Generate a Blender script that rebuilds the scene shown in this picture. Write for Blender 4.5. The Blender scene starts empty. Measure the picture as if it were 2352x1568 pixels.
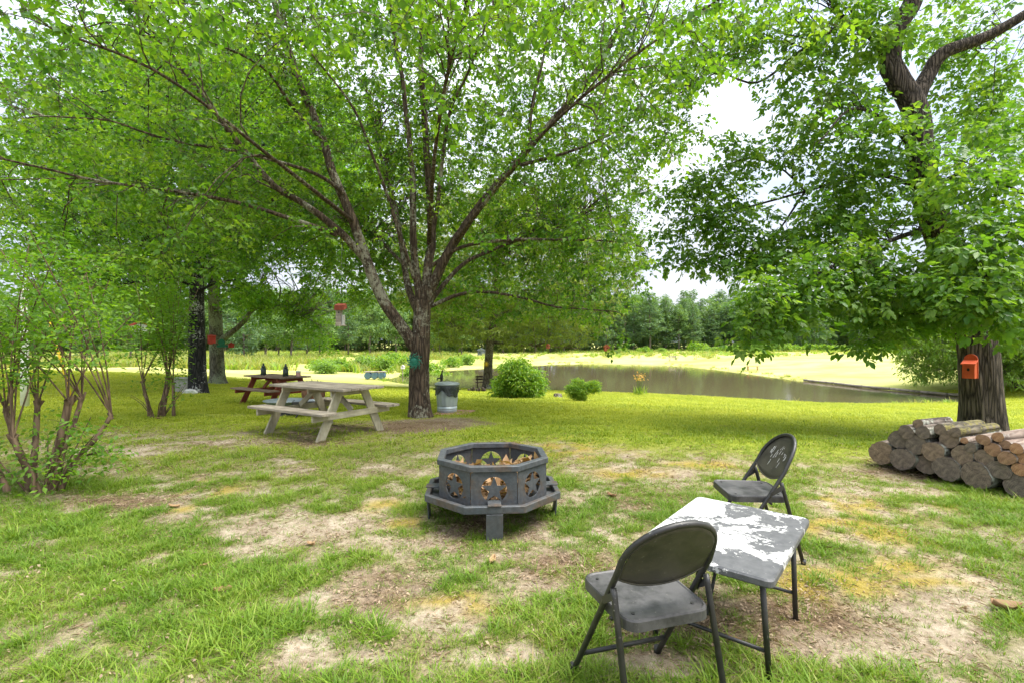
import bpy, bmesh, math, random
import numpy as np
from mathutils import Vector, Matrix, Euler
from mathutils.kdtree import KDTree

random.seed(7)
RNG = np.random.default_rng(7)
SC = bpy.context.scene
COL = SC.collection
PI = math.pi

# ------------------------------------------------------------------ camera
CAM_H = 1.45
FPX, CX, CY = 1111.0, 1176.0, 784.0          # focal length / centre in the units used to measure the photo
cam_d = bpy.data.cameras.new('camera')
cam_d.sensor_width = 36.0
cam_d.lens = 36.0 * FPX / 2352.0
cam_d.clip_start = 0.05
cam_d.clip_end = 3000
cam = bpy.data.objects.new('camera', cam_d)
cam.location = (0, 0, CAM_H)
cam.rotation_euler = (PI / 2, 0, 0)
COL.objects.link(cam)
SC.camera = cam

# ------------------------------------------------------------------ world: bright, thinly clouded sky
SUN_EL, SUN_AZ = math.radians(64), math.radians(104)   # azimuth the light comes from, clockwise from +Y
world = bpy.data.worlds.new('World')
SC.world = world
world.use_nodes = True
wn, wl = world.node_tree.nodes, world.node_tree.links
wn.clear()
w_out = wn.new('ShaderNodeOutputWorld')
w_bg = wn.new('ShaderNodeBackground')
w_bg.inputs['Strength'].default_value = 0.15
w_sky = wn.new('ShaderNodeTexSky')
w_sky.sky_type = 'NISHITA'
w_sky.sun_disc = False
w_sky.sun_elevation = SUN_EL
w_sky.sun_rotation = SUN_AZ
w_sky.dust_density = 2.0
w_tc = wn.new('ShaderNodeTexCoord')
w_map = wn.new('ShaderNodeMapping')
w_map.inputs['Scale'].default_value = (1.0, 1.0, 2.6)
w_noise = wn.new('ShaderNodeTexNoise')
w_noise.inputs['Scale'].default_value = 2.2
w_noise.inputs['Detail'].default_value = 6.0
w_noise.inputs['Roughness'].default_value = 0.55
w_ramp = wn.new('ShaderNodeValToRGB')
w_ramp.color_ramp.elements[0].position = 0.30
w_ramp.color_ramp.elements[0].color = (0.70, 0.70, 0.70, 1)
w_ramp.color_ramp.elements[1].position = 0.62
w_ramp.color_ramp.elements[1].color = (1, 1, 1, 1)
w_cl = wn.new('ShaderNodeValToRGB')
w_cl.color_ramp.elements[0].position = 0.35
w_cl.color_ramp.elements[0].color = (0.66, 0.74, 0.86, 1)
w_cl.color_ramp.elements[1].position = 0.68
w_cl.color_ramp.elements[1].color = (1.0, 1.0, 1.0, 1)
w_mul = wn.new('ShaderNodeMix'); w_mul.data_type = 'RGBA'; w_mul.blend_type = 'MULTIPLY'
w_mul.inputs[0].default_value = 1.0
w_mul.inputs[7].default_value = (8.0, 8.15, 8.45, 1)
w_mix = wn.new('ShaderNodeMix'); w_mix.data_type = 'RGBA'
wl.new(w_tc.outputs['Generated'], w_map.inputs['Vector'])
wl.new(w_map.outputs['Vector'], w_noise.inputs['Vector'])
wl.new(w_noise.outputs['Fac'], w_ramp.inputs['Fac'])
wl.new(w_noise.outputs['Fac'], w_cl.inputs['Fac'])
wl.new(w_cl.outputs['Color'], w_mul.inputs[6])
wl.new(w_ramp.outputs['Color'], w_mix.inputs[0])
wl.new(w_sky.outputs['Color'], w_mix.inputs[6])
wl.new(w_mul.outputs[2], w_mix.inputs[7])
# a clouded sky is brighter overhead than at the horizon: (1 + 2 sin e) / 3
w_sep = wn.new('ShaderNodeSeparateXYZ')
w_cie = wn.new('ShaderNodeMapRange')
w_cie.inputs['From Min'].default_value = 0.0; w_cie.inputs['From Max'].default_value = 1.0
w_cie.inputs['To Min'].default_value = 1 / 3; w_cie.inputs['To Max'].default_value = 1.0
w_grad = wn.new('ShaderNodeMix'); w_grad.data_type = 'RGBA'; w_grad.blend_type = 'MULTIPLY'
w_grad.inputs[0].default_value = 1.0
wl.new(w_tc.outputs['Generated'], w_sep.inputs[0])
wl.new(w_sep.outputs['Z'], w_cie.inputs['Value'])
wl.new(w_mix.outputs[2], w_grad.inputs[6])
wl.new(w_cie.outputs['Result'], w_grad.inputs[7])
wl.new(w_grad.outputs[2], w_bg.inputs['Color'])
wl.new(w_bg.outputs['Background'], w_out.inputs['Surface'])

# ------------------------------------------------------------------ sun through thin cloud
sun_d = bpy.data.lights.new('sun', 'SUN')
sun_d.energy = 3.4
sun_d.angle = math.radians(44)
sun_d.color = (1.0, 0.95, 0.86)
sun = bpy.data.objects.new('sun', sun_d)
sdir = Vector((math.sin(SUN_AZ) * math.cos(SUN_EL), math.cos(SUN_AZ) * math.cos(SUN_EL), math.sin(SUN_EL)))
sun.rotation_euler = sdir.to_track_quat('Z', 'Y').to_euler()
sun.location = (0, 0, 30)
COL.objects.link(sun)

# ------------------------------------------------------------------ exposure
SC.view_settings.view_transform = 'Standard'
SC.view_settings.look = 'None'
SC.view_settings.exposure = 1.34
SC.view_settings.gamma = 1.0
SC.view_settings.use_curve_mapping = False
SC.cycles.max_bounces = 6
SC.cycles.diffuse_bounces = 3
SC.cycles.glossy_bounces = 3
SC.cycles.transmission_bounces = 4
SC.cycles.use_denoising = True
SC.cycles.use_adaptive_sampling = True
SC.cycles.adaptive_threshold = 0.025
SC.cycles.use_light_tree = False

# ------------------------------------------------------------------ material helpers
def new_mat(name):
    m = bpy.data.materials.new(name)
    m.use_nodes = True
    nt = m.node_tree
    return m, nt, nt.nodes['Principled BSDF'], nt.nodes['Material Output']

def N(nt, kind, **kw):
    n = nt.nodes.new(kind)
    for k, v in kw.items():
        setattr(n, k, v)
    return n

def ramp(nt, stops):
    r = nt.nodes.new('ShaderNodeValToRGB')
    e = r.color_ramp.elements
    while len(e) < len(stops):
        e.new(0.5)
    for i, (p, c) in enumerate(stops):
        e[i].position = p
        e[i].color = (c[0], c[1], c[2], 1) if not isinstance(c, (int, float)) else (c, c, c, 1)
    return r

def noise(nt, scale, detail=4.0, rough=0.55, vec=None, dist=0.0):
    n = nt.nodes.new('ShaderNodeTexNoise')
    n.inputs['Scale'].default_value = scale
    n.inputs['Detail'].default_value = detail
    n.inputs['Roughness'].default_value = rough
    n.inputs['Distortion'].default_value = dist
    if vec is not None:
        nt.links.new(vec, n.inputs['Vector'])
    return n

def coords(nt, kind='Object', scale=(1, 1, 1)):
    tc = nt.nodes.new('ShaderNodeTexCoord')
    mp = nt.nodes.new('ShaderNodeMapping')
    mp.inputs['Scale'].default_value = scale
    nt.links.new(tc.outputs[kind], mp.inputs['Vector'])
    return mp.outputs['Vector']

def mixc(nt, fac, a, b, mode='MIX'):
    m = nt.nodes.new('ShaderNodeMix')
    m.data_type = 'RGBA'
    m.blend_type = mode
    for sock, v in ((m.inputs[0], fac), (m.inputs[6], a), (m.inputs[7], b)):
        if hasattr(v, 'is_output'):
            nt.links.new(v, sock)
        elif isinstance(v, (int, float)):
            sock.default_value = v
        else:
            sock.default_value = (v[0], v[1], v[2], 1)
    return m.outputs[2]

def bump(nt, bsdf, height, strength=0.4, dist=0.02):
    b = nt.nodes.new('ShaderNodeBump')
    b.inputs['Strength'].default_value = strength
    b.inputs['Distance'].default_value = dist
    nt.links.new(height, b.inputs['Height'])
    nt.links.new(b.outputs['Normal'], bsdf.inputs['Normal'])

def mat_simple(name, c1, c2, scale=8.0, rough=0.7, metal=0.0, bmp=0.15, stretch=(1, 1, 1), lo=0.35, hi=0.65, spec=0.4, bdist=0.01):
    m, nt, b, o = new_mat(name)
    v = coords(nt, 'Object', stretch)
    n = noise(nt, scale, 6, 0.6, v)
    r = ramp(nt, [(lo, c1), (hi, c2)])
    nt.links.new(n.outputs['Fac'], r.inputs['Fac'])
    nt.links.new(r.outputs['Color'], b.inputs['Base Color'])
    b.inputs['Roughness'].default_value = rough
    b.inputs['Metallic'].default_value = metal
    b.inputs['Specular IOR Level'].default_value = spec
    if bmp:
        n2 = noise(nt, scale * 4, 5, 0.6, v)
        bump(nt, b, n2.outputs['Fac'], bmp, bdist)
    return m

def mat_leaf(name, dark, mid, light, trans=0.42, rough=0.5, hue=None):
    """leaf colour varies per leaf (random 'leafv'); part of the light passes through the blade"""
    m, nt, b, o = new_mat(name)
    at = N(nt, 'ShaderNodeAttribute', attribute_name='leafv')
    r = ramp(nt, [(0.0, dark), (0.5, mid), (1.0, light)])
    nt.links.new(at.outputs['Fac'], r.inputs['Fac'])
    col = r.outputs['Color']
    nt.links.new(col, b.inputs['Base Color'])
    b.inputs['Roughness'].default_value = rough
    b.inputs['Specular IOR Level'].default_value = 0.35
    tr = N(nt, 'ShaderNodeBsdfTranslucent')
    tcol = mixc(nt, 1.0, col, (2.0, 1.95, 0.45), 'MULTIPLY')
    nt.links.new(tcol, tr.inputs['Color'])
    mx = N(nt, 'ShaderNodeMixShader')
    mx.inputs[0].default_value = trans
    nt.links.new(b.outputs[0], mx.inputs[1])
    nt.links.new(tr.outputs[0], mx.inputs[2])
    nt.links.new(mx.outputs[0], o.inputs['Surface'])
    return m

def mat_bark(name, dark, light, lichen=None, amount=0.0, vs=(9, 9, 1.6), strength=0.9, dist=0.04):
    m, nt, b, o = new_mat(name)
    v = coords(nt, 'Object', vs)
    n1 = noise(nt, 2.6, 8, 0.65, v, 0.6)
    n2 = N(nt, 'ShaderNodeTexVoronoi', feature='DISTANCE_TO_EDGE')
    n2.inputs['Scale'].default_value = 2.4
    vd = mixc(nt, 0.30, v, n1.outputs['Color'])
    nt.links.new(vd, n2.inputs['Vector'])
    r1 = ramp(nt, [(0.0, 0.0), (0.28, 1.0)])
    nt.links.new(n2.outputs['Distance'], r1.inputs['Fac'])
    h = mixc(nt, 0.55, r1.outputs['Color'], n1.outputs['Fac'])
    rc = ramp(nt, [(0.25, dark), (0.75, light)])
    nt.links.new(h, rc.inputs['Fac'])
    col = rc.outputs['Color']
    if lichen is not None:
        v2 = coords(nt, 'Object', (1, 1, 0.8))
        n3 = noise(nt, 17, 4, 0.7, v2)
        n4 = noise(nt, 1.4, 2, 0.5, v2)
        mm = N(nt, 'ShaderNodeMath', operation='ADD')
        nt.links.new(n3.outputs['Fac'], mm.inputs[0])
        nt.links.new(n4.outputs['Fac'], mm.inputs[1])
        rl = ramp(nt, [(0.62 - amount * 0.12, 0.0), (0.70 - amount * 0.12, 1.0)])
        hv = N(nt, 'ShaderNodeMath', operation='MULTIPLY')
        hv.inputs[1].default_value = 0.55
        nt.links.new(mm.outputs[0], hv.inputs[0])
        nt.links.new(hv.outputs[0], rl.inputs['Fac'])
        col = mixc(nt, rl.outputs['Color'], col, lichen)
    nt.links.new(col, b.inputs['Base Color'])
    b.inputs['Roughness'].default_value = 0.9
    b.inputs['Specular IOR Level'].default_value = 0.2
    bump(nt, b, h, strength, dist)
    return m

def mat_wood(name, c1, c2, c3, rough=0.75, axis=0, weather=0.0, grain=1.0):
    m, nt, b, o = new_mat(name)
    sc = [22 * grain] * 3
    sc[axis] = 1.6 * grain
    v = coords(nt, 'Object', tuple(sc))
    n1 = noise(nt, 1.3, 8, 0.65, v, 0.3)
    r = ramp(nt, [(0.25, c1), (0.5, c2), (0.75, c3)])
    nt.links.new(n1.outputs['Fac'], r.inputs['Fac'])
    v2 = coords(nt, 'Object', (1, 1, 1))
    n2 = noise(nt, 3.0, 5, 0.6, v2)
    rr = ramp(nt, [(0.3, 0.50), (0.7, 1.15)])
    nt.links.new(n2.outputs['Fac'], rr.inputs['Fac'])
    col = mixc(nt, 1.0, r.outputs['Color'], rr.outputs['Color'], 'MULTIPLY')
    nt.links.new(col, b.inputs['Base Color'])
    b.inputs['Roughness'].default_value = rough
    b.inputs['Specular IOR Level'].default_value = 0.25
    bump(nt, b, n1.outputs['Fac'], 0.5, 0.004)
    return m

M = {}
# foliage
M['leaf_main'] = mat_leaf('leaf_main', (.038, .105, .016), (.088, .192, .024), (.175, .275, .040), 0.48)
M['leaf_left'] = mat_leaf('leaf_left', (.050, .142, .018), (.100, .222, .026), (.180, .300, .038), 0.53)
M['leaf_right'] = mat_leaf('leaf_right', (.044, .118, .022), (.096, .198, .034), (.180, .280, .058), 0.47, 0.40)
M['leaf_oak'] = mat_leaf('leaf_oak', (.105, .165, .032), (.160, .225, .052), (.220, .275, .085), 0.48)
M['leaf_willow'] = mat_leaf('leaf_willow', (.110, .205, .035), (.155, .260, .055), (.210, .310, .080), 0.45)
M['leaf_myrtle'] = mat_leaf('leaf_myrtle', (.060, .150, .016), (.105, .220, .024), (.165, .280, .034), 0.48)
M['leaf_bush'] = mat_leaf('leaf_bush', (.070, .170, .020), (.140, .260, .030), (.260, .350, .045), 0.42)
M['leaf_forest'] = mat_leaf('leaf_forest', (.070, .146, .054), (.118, .208, .074), (.178, .262, .092), 0.34, 0.6)
M['leaf_forest_light'] = mat_leaf('leaf_forest_light', (.060, .135, .030), (.095, .185, .045), (.140, .225, .055), 0.40, 0.6)
M['needle'] = mat_leaf('needle', (.068, .138, .072), (.112, .196, .096), (.165, .250, .115), 0.28, 0.6)  # far tree tones lightened to put distant haze into the colour
M['weed'] = mat_leaf('weed', (.150, .200, .050), (.250, .280, .085), (.360, .340, .140), 0.35, 0.7)
M['weed_green'] = mat_leaf('weed_green', (.120, .210, .040), (.190, .290, .055), (.270, .350, .080), 0.38, 0.7)
M['flower'] = mat_leaf('flower', (.40, .22, .06), (.50, .32, .11), (.58, .42, .18), 0.3, 0.6)
M['dead_leaf'] = mat_leaf('dead_leaf', (.150, .085, .042), (.270, .165, .082), (.400, .270, .145), 0.15, 0.7)
M['litter'] = mat_leaf('litter', (.130, .088, .058), (.230, .165, .112), (.370, .285, .195), 0.1, 0.8)
M['paint_rust'] = mat_simple('paint_rust', (.30, .075, .025), (.40, .12, .045), 9, 0.6, bmp=0.08)
# bark
M['bark_main'] = mat_bark('bark_main', (.032, .023, .017), (.130, .094, .066), (.27, .26, .20), 0.28)
M['bark_right'] = mat_bark('bark_right', (.016, .013, .011), (.130, .104, .084), None, 0, (11, 11, 1.1), 1.0, 0.06)
M['bark_grey'] = mat_bark('bark_grey', (.060, .055, .045), (.190, .172, .138), (.26, .29, .20), 0.7)
M['bark_black'] = mat_bark('bark_black', (.008, .008, .010), (.045, .043, .045), (.50, .50, .50), 0.12)
M['bark_oak'] = mat_bark('bark_oak', (.050, .040, .032), (.190, .160, .125), (.30, .31, .25), 0.3)
M['bark_pine'] = mat_bark('bark_pine', (.080, .065, .058), (.230, .195, .170), None, 0, (5, 5, 1.0))
M['bark_myrtle'] = mat_bark('bark_myrtle', (.070, .046, .030), (.220, .150, .098), None, 0, (9, 9, 1.2), 0.5, 0.012)
M['twig_red'] = mat_simple('twig_red', (.150, .070, .040), (.240, .120, .060), 10, 0.7)
# wood and metal
M['wood_grey'] = mat_wood('wood_grey', (.165, .130, .100), (.330, .285, .225), (.455, .405, .330))
M['wood_cream'] = mat_wood('wood_cream', (.360, .315, .215), (.480, .430, .310), (.560, .515, .390), 0.7, 2)
M['wood_creamx'] = mat_wood('wood_creamx', (.350, .305, .210), (.470, .420, .305), (.550, .505, .385), 0.7, 1)
M['wood_redtop'] = mat_wood('wood_redtop', (.150, .095, .070), (.270, .185, .140), (.360, .270, .215))
M['wood_red'] = mat_wood('wood_red', (.170, .035, .020), (.270, .062, .036), (.330, .095, .055), 0.6, 2)
M['wood_dark'] = mat_wood('wood_dark', (.040, .030, .024), (.080, .062, .050), (.120, .095, .075), 0.75)
M['paint_red'] = mat_simple('paint_red', (.300, .022, .016), (.380, .038, .024), 9, 0.5, bmp=0.08)
M['paint_orange'] = mat_simple('paint_orange', (.400, .052, .012), (.520, .080, .020), 9, 0.55, bmp=0.08)
M['paint_green'] = mat_simple('paint_green', (.010, .120, .075), (.020, .190, .120), 12, 0.5, bmp=0.05)
M['paint_yellow'] = mat_simple('paint_yellow', (.70, .42, .02), (.82, .56, .04), 12, 0.5, bmp=0.05)
M['paint_white'] = mat_simple('paint_white', (.66, .66, .64), (.80, .80, .78), 5, 0.6, bmp=0.05)
M['black_hole'] = mat_simple('black_hole', (.006, .006, .006), (.010, .009, .008), 5, 0.9, bmp=0)
M['galv'] = mat_simple('galv', (.34, .40, .42), (.50, .56, .57), 6, 0.38, 0.35, 0.06, (1, 1, .25))
M['galv_lid'] = mat_simple('galv_lid', (.30, .35, .36), (.46, .50, .51), 6, 0.45, 0.3, 0.06)
M['bag'] = mat_simple('bag', (.020, .026, .026), (.050, .060, .058), 7, 0.22, 0, 0.5, spec=0.6, bdist=0.03)
M['iron'] = mat_simple('iron', (.035, .035, .036), (.070, .068, .066), 14, 0.6, 0.3)
M['brick'] = mat_simple('brick', (.34, .16, .12), (.46, .27, .20), 8, 0.85)
M['stone'] = mat_simple('stone', (.085, .080, .075), (.20, .19, .175), 6, 0.9, bmp=0.5)
M['stone_white'] = mat_simple('stone_white', (.45, .45, .44), (.66, .66, .64), 5, 0.8, bmp=0.4)
M['glass_dark'] = mat_simple('glass_dark', (.016, .030, .022), (.030, .050, .036), 5, 0.12, bmp=0, spec=0.6)
M['pink'] = mat_simple('pink', (.62, .30, .28), (.70, .44, .40), 5, 0.6, bmp=0)
M['blue_plastic'] = mat_simple('blue_plastic', (.06, .13, .20), (.12, .20, .27), 4, 0.45, bmp=0.05)
M['grey_tub'] = mat_simple('grey_tub', (.20, .24, .27), (.34, .38, .41), 6, 0.5, 0.3)
M['roof_grey'] = mat_simple('roof_grey', (.10, .12, .14), (.15, .17, .19), 3, 0.8)
M['siding'] = mat_simple('siding', (.07, .09, .11), (.10, .12, .14), 3, 0.8, bmp=0.05)
M['concrete'] = mat_simple('concrete', (.30, .29, .27), (.42, .41, .38), 6, 0.9)
M['stump_pot'] = mat_simple('stump_pot', (.17, .075, .042), (.30, .15, .085), 5, 0.75)
M['wire'] = mat_simple('wire', (.08, .08, .08), (.12, .12, .12), 5, 0.5, 0.6, 0)

def mat_chair(name, base, worn, amount):
    m, nt, b, o = new_mat(name)
    v = coords(nt)
    n1 = noise(nt, 6, 8, 0.72, v)
    n2 = noise(nt, 60, 4, 0.7, v)
    r = ramp(nt, [(0.40 - amount * .1, base), (0.62 - amount * .1, worn)])
    nt.links.new(n1.outputs['Fac'], r.inputs['Fac'])
    r2 = ramp(nt, [(0.64, 0.0), (0.72, 1.0)])
    nt.links.new(n2.outputs['Fac'], r2.inputs['Fac'])
    col = mixc(nt, r2.outputs['Color'], r.outputs['Color'], (.17, .165, .14))
    nt.links.new(col, b.inputs['Base Color'])
    rr = ramp(nt, [(0.3, .34), (0.7, .6)])
    nt.links.new(n1.outputs['Fac'], rr.inputs['Fac'])
    nt.links.new(rr.outputs['Color'], b.inputs['Roughness'])
    bump(nt, b, n2.outputs['Fac'], 0.12, 0.003)
    return m
M['chair_tube'] = mat_chair('chair_tube', (.010, .010, .011), (.030, .029, .026), 0.3)
M['chair_seat'] = mat_chair('chair_seat', (.016, .016, .017), (.072, .070, .070), 0.7)
M['chair_back'] = mat_chair('chair_back', (.016, .015, .013), (.060, .054, .040), 0.6)

def mat_peel():
    m, nt, b, o = new_mat('peeling_table_top')
    v = coords(nt, 'Object', (1, 1, 1))
    n1 = noise(nt, 3.6, 12, 0.74, v, 0.35)
    gx = N(nt, 'ShaderNodeSeparateXYZ')
    nt.links.new(v, gx.inputs[0])
    ma = N(nt, 'ShaderNodeMath', operation='MULTIPLY_ADD')
    ma.inputs[1].default_value = 0.09
    nt.links.new(gx.outputs['X'], ma.inputs[0])
    nt.links.new(n1.outputs['Fac'], ma.inputs[2])
    nf = noise(nt, 38, 6, 0.75, v)
    mf = N(nt, 'ShaderNodeMath', operation='MULTIPLY_ADD'); mf.inputs[1].default_value = 0.16
    nt.links.new(nf.outputs['Fac'], mf.inputs[0]); nt.links.new(ma.outputs[0], mf.inputs[2])
    ma = mf
    mb = N(nt, 'ShaderNodeMath', operation='MULTIPLY_ADD')
    mb.inputs[1].default_value = 0.16
    nt.links.new(gx.outputs['Y'], mb.inputs[0])
    nt.links.new(ma.outputs[0], mb.inputs[2])
    r = ramp(nt, [(0.566, 0.0), (0.580, 1.0)])
    nt.links.new(mb.outputs[0], r.inputs['Fac'])
    n3 = noise(nt, 22, 5, 0.6, v)
    gr = ramp(nt, [(0.3, (.060, .062, .066)), (0.7, (.105, .107, .110))])
    nt.links.new(n3.outputs['Fac'], gr.inputs['Fac'])
    wh = ramp(nt, [(0.3, (.34, .34, .33)), (0.62, (.54, .54, .53))])
    nt.links.new(n3.outputs['Fac'], wh.inputs['Fac'])
    col = mixc(nt, r.outputs['Color'], gr.outputs['Color'], wh.outputs['Color'])
    nt.links.new(col, b.inputs['Base Color'])
    b.inputs['Roughness'].default_value = 0.55
    bump(nt, b, r.outputs['Color'], 0.4, 0.002)
    return m
M['peel'] = mat_peel()

def mat_pit():
    m, nt, b, o = new_mat('fire_pit_steel')
    v = coords(nt)
    n1 = noise(nt, 3.2, 6, 0.65, v)
    n2 = noise(nt, 30, 6, 0.65, v)
    r = ramp(nt, [(0.38, (.050, .060, .068)), (0.52, (.072, .076, .080)), (0.60, (.080, .064, .052)), (0.70, (.105, .062, .038))])
    nt.links.new(n1.outputs['Fac'], r.inputs['Fac'])
    r2 = ramp(nt, [(0.3, .62), (0.7, 1.3)])
    nt.links.new(n2.outputs['Fac'], r2.inputs['Fac'])
    col = mixc(nt, 1.0, r.outputs['Color'], r2.outputs['Color'], 'MULTIPLY')
    nt.links.new(col, b.inputs['Base Color'])
    b.inputs['Roughness'].default_value = 0.55
    b.inputs['Metallic'].default_value = 0.15
    bump(nt, b, n2.outputs['Fac'], 0.12, 0.004)
    return m
M['pit'] = mat_pit()

def mat_cut(name, c1, c2, c3):
    m, nt, b, o = new_mat(name)
    v = coords(nt)
    nd = noise(nt, 5, 3, 0.5, v)
    vv = mixc(nt, 0.06, v, nd.outputs['Color'])
    wv = N(nt, 'ShaderNodeTexWave', wave_type='RINGS', rings_direction='X')
    wv.inputs['Scale'].default_value = 24
    wv.inputs['Distortion'].default_value = 1.5
    wv.inputs['Detail'].default_value = 3
    nt.links.new(vv, wv.inputs['Vector'])
    n2 = noise(nt, 26, 6, 0.7, v)
    h = mixc(nt, 0.84, wv.outputs['Color'], n2.outputs['Fac'])
    r = ramp(nt, [(0.30, c1), (0.5, c2), (0.70, c3)])
    nt.links.new(h, r.inputs['Fac'])
    # drying cracks running out from the heart
    sp = N(nt, 'ShaderNodeSeparateXYZ'); nt.links.new(v, sp.inputs[0])
    an = N(nt, 'ShaderNodeMath', operation='ARCTAN2')
    nt.links.new(sp.outputs['Y'], an.inputs[0]); nt.links.new(sp.outputs['Z'], an.inputs[1])
    ln = N(nt, 'ShaderNodeVectorMath', operation='LENGTH'); nt.links.new(v, ln.inputs[0])
    oi = N(nt, 'ShaderNodeObjectInfo')
    cb = N(nt, 'ShaderNodeCombineXYZ')
    nt.links.new(an.outputs[0], cb.inputs['X']); nt.links.new(ln.outputs['Value'], cb.inputs['Y'])
    s20 = N(nt, 'ShaderNodeMath', operation='MULTIPLY'); s20.inputs[1].default_value = 20
    nt.links.new(oi.outputs['Random'], s20.inputs[0]); nt.links.new(s20.outputs[0], cb.inputs['Z'])
    nk = noise(nt, 3.2, 3, 0.6, cb.outputs[0])
    rk = ramp(nt, [(0.485, 1.0), (0.50, 0.45), (0.515, 1.0)])
    nt.links.new(nk.outputs['Fac'], rk.inputs['Fac'])
    vr = ramp(nt, [(0.0, (.78, .80, .84)), (1.0, (1.25, 1.12, .98))])
    nt.links.new(oi.outputs['Random'], vr.inputs['Fac'])
    col = mixc(nt, 1.0, mixc(nt, 1.0, r.outputs['Color'], rk.outputs['Color'], 'MULTIPLY'), vr.outputs['Color'], 'MULTIPLY')
    nt.links.new(col, b.inputs['Base Color'])
    b.inputs['Roughness'].default_value = 0.9
    bump(nt, b, h, 0.5, 0.008)
    return m
M['cut_grey'] = mat_cut('cut_grey', (.060, .046, .036), (.165, .130, .100), (.270, .215, .165))
M['cut_fresh'] = mat_cut('cut_fresh', (.150, .080, .042), (.300, .175, .100), (.400, .260, .160))
M['log_bark'] = mat_bark('log_bark', (.045, .035, .028), (.170, .140, .115), (.34, .35, .29), 0.5, (2, 9, 9), 0.9, 0.03)
M['log_moss'] = mat_bark('log_moss', (.050, .044, .030), (.170, .145, .108), (.17, .15, .050), 0.7, (2, 9, 9), 0.9, 0.03)
M['log_smooth'] = mat_bark('log_smooth', (.130, .095, .075), (.280, .220, .180), (.38, .36, .32), 0.2, (2, 9, 9), 0.5, 0.012)

# ------------------------------------------------------------------ object helpers
def tag(o, label=None, cat=None, group=None, kind=None):
    if label: o['label'] = label
    if cat: o['category'] = cat
    if group: o['group'] = group
    if kind: o['kind'] = kind
    return o

def empty(name, loc=(0, 0, 0), rz=0.0, label=None, cat=None, group=None):
    o = bpy.data.objects.new(name, None)
    o.empty_display_size = 0.2
    o.location = loc
    o.rotation_euler = (0, 0, rz)
    COL.objects.link(o)
    return tag(o, label, cat, group)

def link_mesh(name, me, mat, parent=None):
    o = bpy.data.objects.new(name, me)
    if mat is not None and not me.materials:
        me.materials.append(mat)
    if parent is not None:
        o.parent = parent
    COL.objects.link(o)
    return o

def np_mesh(name, V, F, smooth=False, leafv=None):
    """mesh from numpy arrays; F is (n,3) or (n,4)"""
    V = np.asarray(V, np.float32).reshape(-1, 3)
    F = np.asarray(F, np.int32)
    k = F.shape[1]
    me = bpy.data.meshes.new(name)
    me.vertices.add(len(V))
    me.vertices.foreach_set('co', V.ravel())
    me.loops.add(F.size)
    me.loops.foreach_set('vertex_index', F.ravel())
    me.polygons.add(len(F))
    me.polygons.foreach_set('loop_start', np.arange(0, F.size, k, dtype=np.int32))
    me.polygons.foreach_set('loop_total', np.full(len(F), k, np.int32))
    if smooth:
        me.polygons.foreach_set('use_smooth', np.ones(len(F), bool))
    if leafv is not None:
        a = me.attributes.new('leafv', 'FLOAT', 'FACE')
        a.data.foreach_set('value', np.asarray(leafv, np.float32))
    me.update(calc_edges=True)
    return me

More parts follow.
